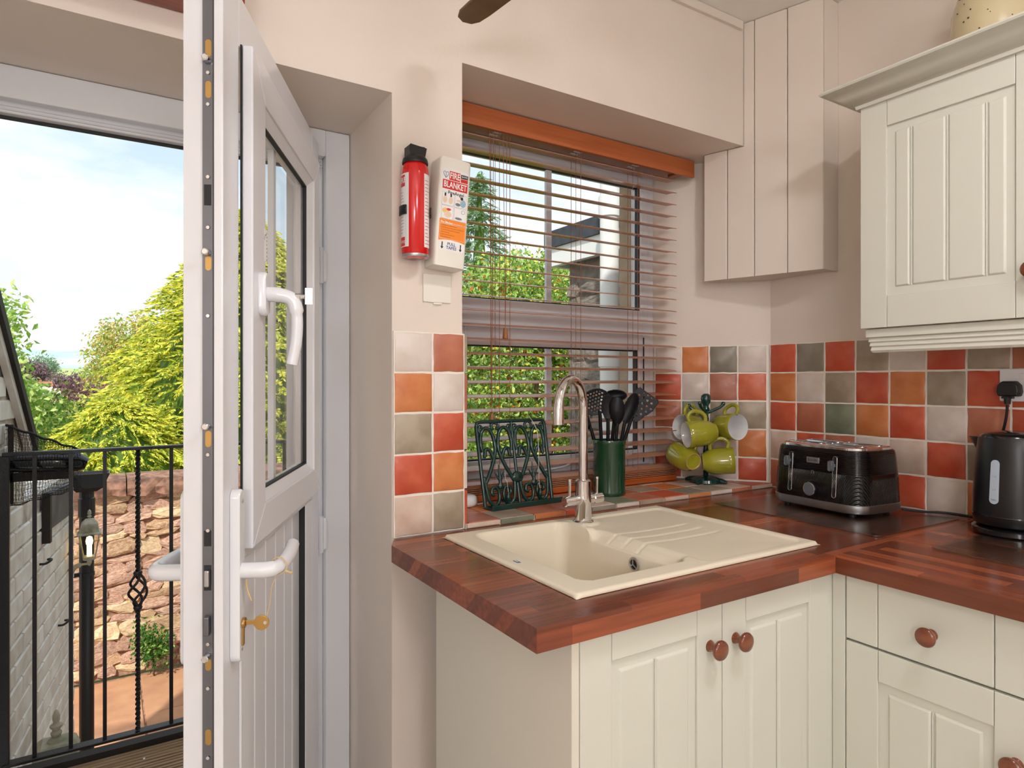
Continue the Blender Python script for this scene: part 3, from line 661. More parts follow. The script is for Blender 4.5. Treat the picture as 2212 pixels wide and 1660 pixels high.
# worktops: sink run (with cut-out) and right-hand run
hx0, hx1, hy0, hy1 = .722, 1.412, .922, 1.426
wt = MB()
z0, z1 = .87, ZT
wt.prism([(.568, .833), (hx0, .833), (hx0, 1.4955), (.597, 1.4955), (.568, 1.44)], z0, z1)
wt.box(hx0, 1.3715, .833, hy0, z0, z1); wt.box(hx0, hx1, hy1, 1.4955, z0, z1); wt.box(1.3715, hx1, .836, hy0, z0, z1); wt.box(hx1, 2.069, .836, 1.4955, z0, z1)
bm_ = wt.me('worktop')
tag(link('worktop', bm_, 'worktop_x'), 'dark walnut block worktop holding the cream sink', 'worktop')
tag(obj('worktop', MB().box(1.3725, 2.069, -.3, .8355, z0, z1), 'worktop_y'), 'dark walnut block worktop run carrying the kettle', 'worktop')

# composite sink: one moulded sheet
sx0, sx1, sy0, sy1 = .702, 1.428, .905, 1.442
nx, ny = 190, 146
def sd(x, y, x0, x1, y0, y1, r):
    qx = abs(x - (x0 + x1) / 2) - (x1 - x0) / 2 + r; qy = abs(y - (y0 + y1) / 2) - (y1 - y0) / 2 + r
    return math.hypot(max(qx, 0), max(qy, 0)) + min(max(qx, qy), 0) - r
def ss(a, b, x): t = min(1, max(0, (x - a) / (b - a))); return t * t * (3 - 2 * t)
def sink_z(x, y):
    z = .9185 - .0075 * ss(-.006, .0005, sd(x, y, sx0, sx1, sy0, sy1, .012))
    # drainer
    dd = sd(x, y, 1.07, 1.402, .932, 1.405, .02)
    tapd = math.hypot(x - 1.09, (y - 1.385)) - .05
    drain = max(dd, -tapd)
    z -= .0055 * (1 - ss(-.004, .006, drain))
    z -= .004 * (1 - ss(-.12, .0, dd)) * ss(.02, .05, tapd)
    for gy in (1.232, 1.18, 1.128):
        if 1.05 < x < 1.345: z -= .0028 * math.exp(-((y - gy) / .0045) ** 2) * ss(1.345, 1.325, x)
    bd_ = sd(x, y, .762, 1.045, .958, 1.405, .035)
    slope = ss(0.002, -.016, bd_)
    if x > .98:   # scalloped run-in from the drainer
        edge = sd(x, y, .762, 1.075, .985, 1.30, .03); slope = max(slope, .16 * ss(.012, -.025, edge))
    return z - .165 * slope
vs = []; fs = []
for j in range(ny + 1):
    for i in range(nx + 1):
        x = sx0 + (sx1 - sx0) * i / nx; y = sy0 + (sy1 - sy0) * j / ny; vs.append((x, y, sink_z(x, y)))
for j in range(ny):
    for i in range(nx): a = j * (nx + 1) + i; fs.append((a, a + 1, a + nx + 2, a + nx + 1))
sk = thing('sink', 'cream composite single bowl sink with ribbed drainer set in the worktop', 'sink', ((sx0 + sx1) / 2, (sy0 + sy1) / 2, ZT))
me = bpy.data.meshes.new('basin'); me.from_pydata(vs, [], fs); basin = link('basin', me, 'sink', sk, smooth=70)
md = basin.modifiers.new('thick', 'SOLIDIFY'); md.thickness = .0008; md.offset = -1
ov = MB().lathe([(.0165, 0), (.0165, .003), (.012, .0035), (.0105, .001)], (1.0365, 1.118, .872), 20, axis='-x')
for k in range(3): a = PI / 2 + 2 * PI * k / 3; ov.box(1.031, 1.034, 1.118 - .0015, 1.118 + .0015, .872, .884) if k == 0 else ov.tube([(1.0325, 1.118, .872), (1.0325, 1.118 + .0115 * math.cos(a), .872 + .0115 * math.sin(a))], .0015, 6)
ov = obj('overflow', ov, 'steel', sk, smooth=40)
obj('overflow_hole', MB().lathe([(.0105, .0012), (.0105, .0018)], (1.0365, 1.118, .872), 20, axis='-x'), 'gasket', ov)
obj('waste', MB().lathe([(.04, 0), (.038, .003), (.03, .003), (.028, .001)], (.9, 1.18, .7535), 28), 'steel', sk, smooth=40)
bdg = obj('maker_badge', MB().box(-.0095, .0095, -.004, .004, 0, .0006).xf(Matrix.Translation((.727, 1.14, .9186)) @ Matrix.Rotation(R(90), 4, 'Z')), 'ink_blue', sk)
obj('badge_mark', MB().box(-.006, .002, -.001, .001, .0006, .0009).box(.003, .007, -.002, .002, .0006, .0009).xf(Matrix.Translation((.727, 1.14, .9186)) @ Matrix.Rotation(R(90), 4, 'Z')), 'label_white', bdg)

# mixer tap
tx, ty = 1.092, 1.378
tap = thing('mixer_tap', 'chrome swan neck mixer tap with two small levers on the sink', 'tap', (tx, ty, .914))
obj('tap_body', MB().lathe([(.0285, .912), (.0285, .918), (.026, .921), (.0225, .923), (.0225, .985), (.0215, 1.002), (.0215, 1.028), (.0185, 1.031), (.013, 1.031)], (tx, ty, 0), 32), 'chrome', tap, smooth=35)
dirv = Vector((-.88, -.475, 0)); sp_ = [(tx, ty, 1.02), (tx, ty, 1.12), (tx, ty, 1.222)]
for k in range(1, 13):
    a = PI * k / 12 * .985; r_ = .078; p = Vector((tx, ty, 1.225)) + dirv * (r_ - r_ * math.cos(a)) + Vector((0, 0, r_ * math.sin(a))); sp_.append(tuple(p))
sp_.append(tuple(Vector(sp_[-1]) + Vector((0, 0, -.04))))
obj('spout', MB().tube(sp_, [.0125] * (len(sp_) - 2) + [.0138, .0138], 20), 'chrome', tap, smooth=50)
for s_ in (-1, 1):
    hd = obj('valve', MB().lathe([(.013, .018), (.013, .032), (.0145, .034), (.0145, .062), (.012, .064)], (tx, ty, .977), 24, axis='x' if s_ > 0 else '-x'), 'chrome', tap, smooth=35)
    xh = tx + s_ * .047
    obj('lever', MB().tube([(xh, ty, .988), (xh, ty - .002, 1.03)], .0042, 12).tube([(xh, ty - .002, 1.03), (xh, ty - .002, 1.036)], .0055, 12), 'chrome', hd, smooth=50)

# ---------------------------------------------------------------- wall cupboard
wc = thing('wall_cupboard', 'cream wall cupboard with panelled door, moulded cornice and light rail', 'cabinet', (1.76, .997, 1.44), R(-90))
obj('carcass', MB().box(.001, .86, .02, .3165, 0.002, .612), 'cream', wc, world=False)
for k, (x, kx) in enumerate(((.0, .395), (.432, .035))):
    d_ = link('door', door_mb(.429, .612, .07, .075, .085, (.16, .5, .84)).me('door'), 'cream', wc, world=False, bevel=.0018); d_.location = (x, 0, .002); knob(d_, kx, .105)
def sweep(profile, x0, y0, ylen, wall):
    """profile of (out, z), mitred round the left front corner; local: front is -y, left is -x"""
    g = MB()
    r0 = [(x0 - o_, wall, z) for o_, z in profile]; r1 = [(x0 - o_, y0 - o_, z) for o_, z in profile]; r2 = [(ylen, y0 - o_, z) for o_, z in profile]
    return g.loft([r0, r1, r2], cap=True)
cp = [(0, .606), (.008, .606), (.010, .615), (.016, .618), (.018, .622), (.026, .626), (.040, .634), (.054, .645), (.062, .648), (.066, .651), (.074, .652), (.077, .656), (.074, .661), (-.012, .661), (-.012, .606)]
obj('cornice', sweep(cp, 0.0, 0.0, .87, .318), 'cream', wc, world=False, smooth=40)
pp = [(-.02, .0), (.0, .0), (.003, -.004), (.003, -.022), (-.003, -.025), (-.001, -.034), (-.005, -.037), (-.003, -.046), (-.007, -.049), (-.005, -.058), (-.009, -.064), (-.02, -.064)]
obj('light_rail', sweep(pp, .012, .014, .86, .05), 'cream', wc, world=False, smooth=40)
jar = thing('storage_jar', 'large beige glazed stoneware jar on top of the wall cupboard', 'jar', (1.93, .742, 2.053))
jb = obj('jar_body', MB().lathe([(.088, 0), (.094, .006), (.097, .05), (.099, .13), (.096, .20), (.082, .245), (.062, .27), (.06, .285), (.066, .29), (.066, .30), (.055, .30), (.052, .28)], (0, 0, 0), 40), 'jar', jar, world=False, smooth=60)
g = MB()
for k in range(16):
    a = rng.uniform(2.5, 4.3); z = rng.uniform(.12, .25); rr = .0995 if z < .2 else .0995 - (z - .2) * .33
    g.sphere((rr * math.cos(a) * .985, rr * math.sin(a) * .985, z), rng.uniform(.0012, .0025), 6, 4)
obj('glaze_specks', g, 'jar_speck', jar, world=False)['kind'] = 'stuff'

# ---------------------------------------------------------------- things on the worktop
def board_slab(name, poly_c, w_, d_, rz, label, grp):
    o_ = thing(name, label, 'board', poly_c, rz, grp)
    obj('glass_sheet', MB().prism(rrect(w_, d_, .02, 6), .0015, .0042), 'board_glass', o_, world=False, bevel=.0008)
    for sx_ in (-1, 1):
        for sy_ in (-1, 1): obj('foot', MB().lathe([(.006, 0), (.006, .0015)], (sx_ * (w_ / 2 - .03), sy_ * (d_ / 2 - .03), 0), 10), 'rubber', o_, world=False)
    return o_
board_slab('worktop_saver', (1.825, 1.129, ZT), .42, .53, R(-1), 'clear glass worktop protector lying under the black toaster', 'glass worktop protectors')
board_slab('worktop_saver', (1.80, .565, ZT), .40, .36, R(-2), 'clear glass worktop protector lying under the black kettle', 'glass worktop protectors')
# toaster (local: front is -x, length along y)
to = thing('toaster', 'glossy black ribbed four slice toaster with chrome top, base and dial', 'toaster', (1.872, 1.138, .9142), R(-5.2))
def ring(w_, l_, r_, z, k=8): return [(x, y, z) for x, y in rrect(w_, l_, r_, k)]
body = MB().loft([ring(.206, .300, .05, .030), ring(.216, .312, .055, .034), ring(.212, .308, .055, .10), ring(.200, .297, .052, .170), ring(.194, .291, .05, .184), ring(.184, .281, .046, .187)])
obj('body', body, 'toaster_black', to, world=False, smooth=50)
obj('base_band', MB().loft([ring(.196, .292, .05, .009), ring(.214, .309, .055, .013), ring(.2195, .3155, .056, .022), ring(.2195, .3155, .056, .035), ring(.213, .309, .054, .037)]), 'steel', to, world=False, smooth=40)
for sx_ in (-1, 1):
    for sy_ in (-1, 1): obj('foot', MB().lathe([(.010, 0), (.011, .0095)], (sx_ * .075, sy_ * .11, 0), 12), 'black_plastic', to, world=False)
topp = obj('top_plate', MB().loft([ring(.182, .277, .046, .1865), ring(.178, .273, .045, .193), ring(.168, .263, .042, .1955)]), 'chrome', to, world=False, smooth=40)
for yy in (-.066, .066):
    for xx_ in (-.038, .038):
        obj('bread_slot', MB().prism([(xx_ + a, yy + b) for a, b in rrect(.03, .118, .008, 4)], .1956, .1962), 'gasket', topp, world=False)
        sl_ = [(xx_ + a, yy + b) for a, b in rrect(.032, .12, .009, 4)]
        obj('slot_rim', MB().tube([(a, b, .1962) for a, b in sl_ + sl_[:1]], .0012, 6, cap=False), 'chrome', topp, world=False, smooth=60)
def fx(z): return -(.2160 - (.016 * max(0, (z - .034) / .14))) / 2      # front face x at height z
for yy in (-.075, .075):
    zc_, hh = .109, .118
    outl = [(yy + a, zc_ + b) for a, b in rrect(.0125, hh, .006, 6)]
    tr = obj('lever_track', MB().prism_dir([(a, b) for a, b in outl], lambda a, b, dd: (fx(b) + dd, a, b), -.0012, .004), 'black_plastic', to, world=False)
    obj('track_rim', MB().tube([(fx(b) - .0012, a, b) for a, b in outl + outl[:1]], .0012, 6, cap=False), 'chrome', tr, world=False, smooth=60)
    lx = fx(.14) - .018
    kn = [(a, .142 + b) for a, b in rrect(.0115, .030, .0055, 6)]
    lo = obj('lever', MB().prism_dir([(yy + a, b) for a, b in kn], lambda a, b, dd: (lx + dd, a, b), -.006, .006).box(lx, fx(.14), yy - .002, yy + .002, .138, .146), 'dial', to, world=False)
    obj('lever_rim', MB().tube([(lx - .006, yy + a, b) for a, b in kn + kn[:1]], .001, 6, cap=False), 'chrome', lo, world=False, smooth=60)
dl = obj('dial', MB().lathe([(.0235, -.004), (.0225, .012), (.0185, .013)], (fx(.068), -.002, .066), 32, axis='-x'), 'black_gloss', to, world=False, smooth=40)
obj('dial_face', MB().lathe([(.0185, .0131), (.017, .0145)], (fx(.068), -.002, .066), 32, axis='-x'), 'dial', dl, world=False)
obj('dial_rim', MB().tube([(fx(.068) - .0138, -.002 + .0188 * math.cos(2 * PI * k / 32), .066 + .0188 * math.sin(2 * PI * k / 32)) for k in range(33)], .0011, 6, cap=False), 'chrome', dl, world=False, smooth=60)
il = [(-.002 + a, .111 + b) for a, b in rrect(.007, .018, .0034, 5)]
obj('indicator', MB().prism_dir(il, lambda a, b, dd: (fx(b) + dd, a, b), -.0008, .003), 'black_plastic', to, world=False)
obj('indicator_rim', MB().tube([(fx(b) - .0008, a, b) for a, b in il + il[:1]], .0008, 6, cap=False), 'chrome', to, world=False)
bdg = obj('badge', MB().box(fx(.15) - .0025, fx(.15) + .004, -.023, .019, .1415, .1585), 'steel', to, world=False, bevel=.001)
text('lettering', 'Breville', .0105, frame_mtx((fx(.15) - .0027, -.002, .15), (0, -1, 0), (0, 0, 1), (-1, 0, 0)), 'ink_black', bdg, world=False)
tp = smooth_path([(1.955, .985, .926), (1.99, .955, .921), (2.03, .90, .9215), (2.05, .85, .918), (2.045, .80, .914), (2.03, .765, .914), (2.045, .72, .914), (2.05, .60, .914)], 8)
obj('cord', MB().tube(tp, .0033, 8), 'rubber', to, smooth=60)

# kettle (local: spout towards +y side, in the world along +Y)
kc = (1.932, .704, .9142)
kt = thing('kettle', 'matt black jug kettle with pale water gauge on its power base', 'kettle', kc, R(0))
obj('power_base', MB().lathe([(.084, .0), (.088, .004), (.088, .014), (.082, .019), (.072, .021)], (0, 0, 0), 40), 'black_gloss', kt, world=False, smooth=40)
bp_ = [(.080, .0235), (.0845, .027), (.0865, .05), (.0855, .10), (.0815, .16), (.077, .21), (.0745, .236), (.0725, .242)]
obj('body', MB().lathe(bp_, (0, 0, 0), 48), 'black_satin', kt, world=False, smooth=50)
obj('seam', MB().lathe([(.0868, .046), (.0872, .048), (.0868, .050)], (0, 0, 0), 48, cap=False), 'black_gloss', kt, world=False, smooth=50)
obj('lid', MB().lathe([(.0705, .240), (.0695, .246), (.06, .252), (.035, .257), (.012, .2585), (.001, .2585)], (0, 0, 0), 40), 'black_gloss', kt, world=False, smooth=50)
spd = Vector((.18, .98, 0)).normalized(); spn = Vector((-spd.y, spd.x, 0))
rg = []
for z_, out, hw in ((.165, .074, .004), (.195, .086, .016), (.222, .101, .021), (.238, .110, .022)):
    p = spd * out; rg.append([tuple(spd * .05 + spn * hw * 1.5 + Vector((0, 0, z_))), tuple(spd * (.05 + .6 * (out - .05)) + spn * hw + Vector((0, 0, z_))), tuple(p + Vector((0, 0, z_))), tuple(spd * (.05 + .6 * (out - .05)) - spn * hw + Vector((0, 0, z_))), tuple(spd * .05 - spn * hw * 1.5 + Vector((0, 0, z_)))])
obj('spout', MB().loft(rg), 'black_satin', kt, world=False, smooth=60)
hp = smooth_path([tuple(-spd * .07 + Vector((0, 0, .232))), tuple(-spd * .105 + Vector((0, 0, .236))), tuple(-spd * .128 + Vector((0, 0, .20))), tuple(-spd * .125 + Vector((0, 0, .13))), tuple(-spd * .112 + Vector((0, 0, .07))), tuple(-spd * .084 + Vector((0, 0, .055)))], 6)
obj('handle', MB().tube(hp, .012, 12), 'black_plastic', kt, world=False, smooth=60)
ga = math.atan2(-.29, -.957) - R(-18) * 0
ga = math.atan2(.12, -.99)
def kr(z):
    for i in range(len(bp_) - 1):
        if bp_[i][1] <= z <= bp_[i + 1][1]: t = (z - bp_[i][1]) / (bp_[i + 1][1] - bp_[i][1]); return bp_[i][0] + t * (bp_[i + 1][0] - bp_[i][0])
    return .08
gz = [(a, .135 + b) for a, b in rrect(.020, .108, .0098, 6)]
g = MB()
v = [((kr(z) + .0018) * math.cos(ga + a / .084), (kr(z) + .0018) * math.sin(ga + a / .084), z) for a, z in gz] + [((kr(z) - .004) * math.cos(ga + a / .084), (kr(z) - .004) * math.sin(ga + a / .084), z) for a, z in gz]
n_ = len(gz); g.add(v, [tuple(range(n_))] + [(i, (i + 1) % n_, (i + 1) % n_ + n_, i + n_) for i in range(n_)])
gau = obj('water_gauge', g, 'gauge', kt, world=False)
for z_, s_ in ((.148, '1.7L'), (.116, '1.0'), (.091, 'MIN')):
    text('gauge_mark', s_, .0062, None, 'ink_grey', gau, world=False, bend=lambda p, z_=z_: Vector(((kr(z_) + .0022) * math.cos(ga + p.x / .084), (kr(z_) + .0022) * math.sin(ga + p.x / .084), z_ + p.y)))
obj('cord_outlet', MB().lathe([(.006, 0), (.005, .018)], (0, 0, 0), 10, axis='y').xf(Matrix.Translation((.04, .076, .008))), 'black_plastic', kt, world=False)
kp = smooth_path([(2.036, .757, 1.235), (2.034, .757, 1.215), (2.036, .762, 1.185), (2.050, .775, 1.15), (2.056, .79, 1.10), (2.057, .80, 1.00), (2.05, .80, .93), (2.01, .80, .920), (1.975, .795, .922)], 8)
obj('cord', MB().tube(kp, .0036, 8), 'rubber', kt, smooth=60)
so = thing('wall_socket', 'white double wall socket set in the tiles behind the kettle', 'socket', (2.0705, .7115, 1.287))
obj('faceplate', MB().prism_dir([(.7115 + a, 1.287 + b) for a, b in rrect(.147, .088, .004, 3)], lambda a, b, dd: (dd, a, b), 2.0625, 2.0705), 'socket_white', so, bevel=.002)
for yy in (.735, .70): obj('rocker_switch', MB().box(2.0595, 2.0625, yy - .004, yy + .004, 1.302, 1.318), 'socket_white', so, bevel=.001)
for dy, dz, w_, h_ in ((0, .012, .004, .008), (-.011, -.008, .007, .004), (.011, -.008, .007, .004)): obj('socket_hole', MB().box(2.0618, 2.0626, .668 + dy - w_ / 2, .668 + dy + w_ / 2, 1.28 + dz - h_ / 2, 1.28 + dz + h_ / 2), 'gasket', so)
plg = thing('mains_plug', 'black three pin mains plug pushed into the wall socket', 'plug', (2.062, .757, 1.27))
po = [(-.024, -.018), (.024, -.018), (.0275, -.006), (.025, .012), (.015, .023), (-.015, .023), (-.025, .012), (-.0275, -.006)]
obj('plug_body', MB().loft([[(2.0622, .757 + a, 1.275 + b) for a, b in po], [(2.046, .757 + a, 1.275 + b) for a, b in po], [(2.034, .757 + a * .9, 1.275 + b * .92) for a, b in po]]), 'black_plastic', plg, bevel=.003)
obj('cord_grip', MB().box(2.032, 2.048, .745, .769, 1.251, 1.257).lathe([(.007, 1.236), (.0085, 1.252)], (2.037, .757, 0), 12), 'black_plastic', plg)

# ---------------------------------------------------------------- window ledge things
ZL = .9252
cr_ = thing('utensil_crock', 'dark green glazed ceramic crock holding cooking utensils on the ledge', 'crock', (1.402, 1.632, ZL))
obj('crock_body', MB().lathe([(.0515, 0), (.0545, .004), (.0545, .012), (.0525, .02), (.0525, .160), (.0545, .166), (.0555, .174), (.0545, .180), (.0475, .180), (.0470, .170), (.0470, .012), (.001, .010)], (0, 0, 0), 40), 'green_glaze', cr_, world=False, smooth=50)
def blade_mesh(name, w_, h_, inside, holes=None, bowl=0.0, curl=0.0, res=.0016, th=.0018):
    """thin moulded head in local x (width), y (up), z (normal)"""
    nx_, ny_ = int(w_ / res), int(h_ / res); idx = {}; v = []; f = []
    def vid(i, j):
        if (i, j) not in idx:
            x = (i / nx_ - .5) * w_; y = j / ny_ * h_; u = 2 * x / w_; q = 2 * y / h_ - 1
            idx[(i, j)] = len(v); v.append((x, y, -bowl * (1 - min(1, u * u + q * q)) + curl * q * q))
        return idx[(i, j)]
    for j in range(ny_):
        for i in range(nx_):
            x = ((i + .5) / nx_ - .5) * w_; y = (j + .5) / ny_ * h_
            if inside(2 * x / w_, y / h_) and not (holes and holes(x, y)): f.append((vid(i, j), vid(i + 1, j), vid(i + 1, j + 1), vid(i, j + 1)))
    me = bpy.data.meshes.new(name); me.from_pydata(v, [], f); return me
def hole_grid(p, r_, cx, cy, rad):
    def fn(x, y):
        if math.hypot((x - cx), (y - cy)) > rad: return False
        row = round((y) / p); ox = p / 2 if row % 2 else 0
        xx_ = (x - ox) / p; return math.hypot((xx_ - round(xx_)) * p, y - row * p) < r_
    return fn
ell = lambda u, t: u * u + (2 * t - 1) ** 2 <= 1
spoonsh = lambda u, t: abs(u) <= math.sqrt(max(0, 1 - (2 * t - 1) ** 2)) * (.72 + .34 * t)
turn = lambda u, t: abs(u) <= (.45 + .9 * t if t < .6 else .99) and t > .03 * 0 and (abs(u) < .9 or t < .96)
wide = lambda u, t: u * u + (1 - t) ** 2 * .75 * (1 if t < .9 else 1) <= 1 and t < .98
def utensil(name, label, me, base, neck, tipdir, face, grp='black cooking utensils in the green crock', handle='nylon', hr=.006):
    """head starts at neck and runs along tipdir, facing face; handle from base to neck"""
    o_ = thing(name, label, 'utensil', base, 0, grp)
    y_ = (Vector(tipdir)).normalized(); z_ = Vector(face); z_ = (z_ - y_ * z_.dot(y_)).normalized(); x_ = y_.cross(z_)
    me.transform(frame_mtx(neck, x_, y_, z_)); hd = link('head', me, 'nylon', o_, smooth=60); md = hd.modifiers.new('thick', 'SOLIDIFY'); md.thickness = .0025; md.offset = 0
    b_, n_ = Vector(base), Vector(neck); k_ = n_ + y_ * .012
    obj('handle', MB().tube([b_, b_.lerp(n_, .55)], [.0055, .0055], 12), 'chrome' if handle == 'chrome' else 'nylon', o_, smooth=60)
    obj('shank', MB().tube(smooth_path([b_.lerp(n_, .55), b_.lerp(n_, .85), n_, k_], 5), [hr] * 11 + [hr * .75] * 5, 10), 'nylon', o_, smooth=60)
    return o_
FC = (-.55, -.83, .1)
utensil('skimmer', 'black nylon skimmer with round perforated head standing in the crock', blade_mesh('head', .104, .086, ell, hole_grid(.0105, .0034, 0, .045, .038), .006), (1.392, 1.648, ZL + .012), (1.366, 1.636, 1.190), (-.35, .1, .93), FC)
utensil('ladle', 'black nylon serving spoon leaning lowest behind the tap', blade_mesh('head', .052, .085, spoonsh, None, .012), (1.402, 1.64, ZL + .012), (1.353, 1.666, 1.140), (-.45, .12, .88), (.3, -.95, .1))
utensil('slotted_turner', 'black nylon turner with square perforated blade leaning right in the crock', blade_mesh('head', .085, .105, turn, hole_grid(.0165, .0042, 0, .06, .042), 0), (1.395, 1.632, ZL + .012), (1.470, 1.600, 1.172), (.55, -.22, .80), FC)
utensil('serving_spoon', 'black nylon solid spoon with pointed oval bowl in front of the turner', blade_mesh('head', .046, .108, spoonsh, None, .010), (1.408, 1.625, ZL + .012), (1.432, 1.592, 1.158), (.30, -.20, .95), (-.75, -.6, .1), handle='chrome')
utensil('pasta_spoon', 'black nylon rounded spoon seen from its back in the middle of the crock', blade_mesh('head', .055, .092, spoonsh, None, -.012), (1.400, 1.618, ZL + .012), (1.410, 1.602, 1.155), (-.05, -.03, 1), FC, handle='chrome')
utensil('soup_ladle', 'black nylon ladle with wide shallow bowl at the back of the crock', blade_mesh('head', .076, .040, ell, None, .014), (1.402, 1.645, ZL + .012), (1.440, 1.640, 1.232), (.12, .25, .75), (-.3, -.5, .8), handle='chrome')
utensil('small_spatula', 'black nylon narrow spatula upright behind the middle spoon', blade_mesh('head', .04, .09, spoonsh, None, .004), (1.392, 1.628, ZL + .012), (1.385, 1.618, 1.165), (-.05, .0, 1), FC, handle='chrome')

# cookbook stand, green cast iron, local x along width, z up, leaning back
cb = thing('cookbook_stand', 'dark green cast iron scrollwork cookbook stand on the window ledge', 'stand', (.930, 1.634, ZL), R(3.5))
lean = Matrix.Rotation(R(-11), 4, 'X')
def iron(name, mb, par=None): mb.xf(lean); return obj(name, mb, 'iron_green', par or cb, world=False, smooth=60)
Wd, Hh = .258, .255
def p2(pts, r_=.0034, k=7, fl_=None): return MB().tube(smooth_path([(x, 0, z) for x, z in pts], k), r_, 8)
oc = [(0.004, .002), (.002, .12), (0, Hh - .014), (.004, Hh - .004), (.014, Hh), (Wd - .014, Hh), (Wd - .004, Hh - .004), (Wd, Hh - .014), (Wd - .002, .12), (Wd - .004, .002)]
iron('outer_frame', MB().tube([(x, 0, z) for x, z in oc], .0058, 8))
iron('centre_bar', MB().tube([(Wd / 2, 0, 0), (Wd / 2, 0, Hh)], .005, 8))
def lyre(c, s_):   # one lyre-shaped pair of scrolls about x=c ; s_ mirrors
    X_ = lambda a: c + s_ * a
    k = MB()
    k.tube(smooth_path([(X_(.052), 0, .165), (X_(.056), 0, .19), (X_(.050), 0, .222), (X_(.032), 0, .236), (X_(.014), 0, .222), (X_(.006), 0, .19), (X_(.008), 0, .16), (X_(.022), 0, .125), (X_(.038), 0, .095), (X_(.052), 0, .072)], 6), .0060, 8)
    k.tube(smooth_path([(X_(.046), 0, .150), (X_(.040), 0, .172), (X_(.026), 0, .168), (X_(.016), 0, .146)], 6), .0060, 8)
    k.tube(smooth_path([(X_(.053), 0, .072), (X_(.050), 0, .045), (X_(.044), 0, .020), (X_(.028), 0, .006), (X_(.012), 0, .016), (X_(.008), 0, .040), (X_(.018), 0, .058), (X_(.032), 0, .054), (X_(.034), 0, .040), (X_(.026), 0, .036)], 6), .0056, 8)
    k.tube(smooth_path([(X_(.050), 0, .215), (X_(.058), 0, .230), (X_(.052), 0, .243), (X_(.046), 0, .236)], 5), .0046, 8)
    k.tube(smooth_path([(X_(.002), 0, .252), (X_(.012), 0, .244), (X_(.011), 0, .232), (X_(.004), 0, .234)], 5), .0042, 8)
    k.sphere((X_(.054), 0, .080), .009, 8, 6, (1, .5, 1.5)); k.sphere((X_(.046), 0, .150), .0045, 8, 6)
    return k
for c in (.066, .192):
    for s_ in (-1, 1): iron('scroll', lyre(c, s_))
    iron('leaf_spray', MB().tube([(c, 0, .06), (c, 0, .125)], [.0065, .0015], 8).tube([(c, 0, .075), (c - .018, 0, .105)], [.005, .001], 8).tube([(c, 0, .075), (c + .018, 0, .105)], [.005, .001], 8).sphere((c, 0, .062), .010, 8, 6, (1, .6, 1.2)))
iron('rosette', MB().sphere((Wd / 2, -.002, .083), .020, 12, 8, (1.05, .4, .9)).tube([(Wd / 2, 0, .083), (Wd / 2 - .036, 0, .088)], [.008, .001], 8).tube([(Wd / 2, 0, .083), (Wd / 2 + .036, 0, .088)], [.008, .001], 8))
obj('shelf', MB().box(-.002, Wd + .002, -.045, .004, 0, .007).box(-.002, Wd + .002, -.047, -.042, 0, .016), 'iron_green', cb, world=False, bevel=.002)
obj('rear_leg', MB().tube([(Wd / 2, .004, .012), (Wd / 2, .066, .004)], .0045, 8).box(Wd / 2 - .02, Wd / 2 + .02, .06, .07, 0, .007), 'iron_green', cb, world=False)
for xs_, zt in ((.075, .10), (.195, .262)):
    st_ = obj('page_string', MB().tube(smooth_path([(xs_ - .004, .035 if zt > .2 else -.004, zt), (xs_ - .002, -.004, zt * .8), (xs_, -.008, .075), (xs_ + .002, -.012, .045)], 5), .0008, 5), 'white_string', cb, world=False)
    obj('page_weight', MB().lathe([(.001, .045), (.005, .038), (.008, .026), (.005, .017), (.001, .016)], (xs_ + .002, -.012, 0), 12), 'iron_green', st_, world=False, smooth=50)
obj('bead', MB().sphere((.1945, .002, .212), .0028, 8, 6), 'red_bead', cb, world=False)
tag(obj('ramekin', MB().lathe([(.030, 0), (.037, .004), (.0395, .012), (.038, .026), (.033, .032), (.022, .0345), (.001, .035)], (.903, 1.708, ZL), 32), 'white_glaze', smooth=60), 'small white upturned dish beside the cookbook stand', 'dish')

# mug tree and five mugs
mt = thing('mug_tree', 'dark green ceramic mug tree with a ball finial in the tiled corner', 'mug tree', (1.868, 1.634, ZL))
obj('base', MB().lathe([(.052, 0), (.058, .004), (.056, .014), (.036, .022), (.018, .026)], (0, 0, 0), 32), 'green_enamel', mt, world=False, smooth=50)
for a in (200, 290, 20, 110): obj('foot', MB().tube([(.03 * math.cos(R(a)), .03 * math.sin(R(a)), .012), (.062 * math.cos(R(a)), .062 * math.sin(R(a)), .010), (.078 * math.cos(R(a)), .078 * math.sin(R(a)), .006)], [.012, .0095, .006], 10), 'green_enamel', mt, world=False, smooth=60)
obj('trunk', MB().lathe([(.017, .02), (.010, .03), (.0085, .10), (.0105, .115), (.0085, .13), (.0085, .22), (.011, .235), (.009, .245), (.0085, .262), (.0145, .270), (.010, .280), (.010, .283), (.0165, .296), (.0185, .308), (.0165, .320), (.009, .327), (.001, .328)], (0, 0, 0), 28), 'green_enamel', mt, world=False, smooth=60)
rx, fw = Vector((.847, -.531, 0)), Vector((.531, .847, 0))
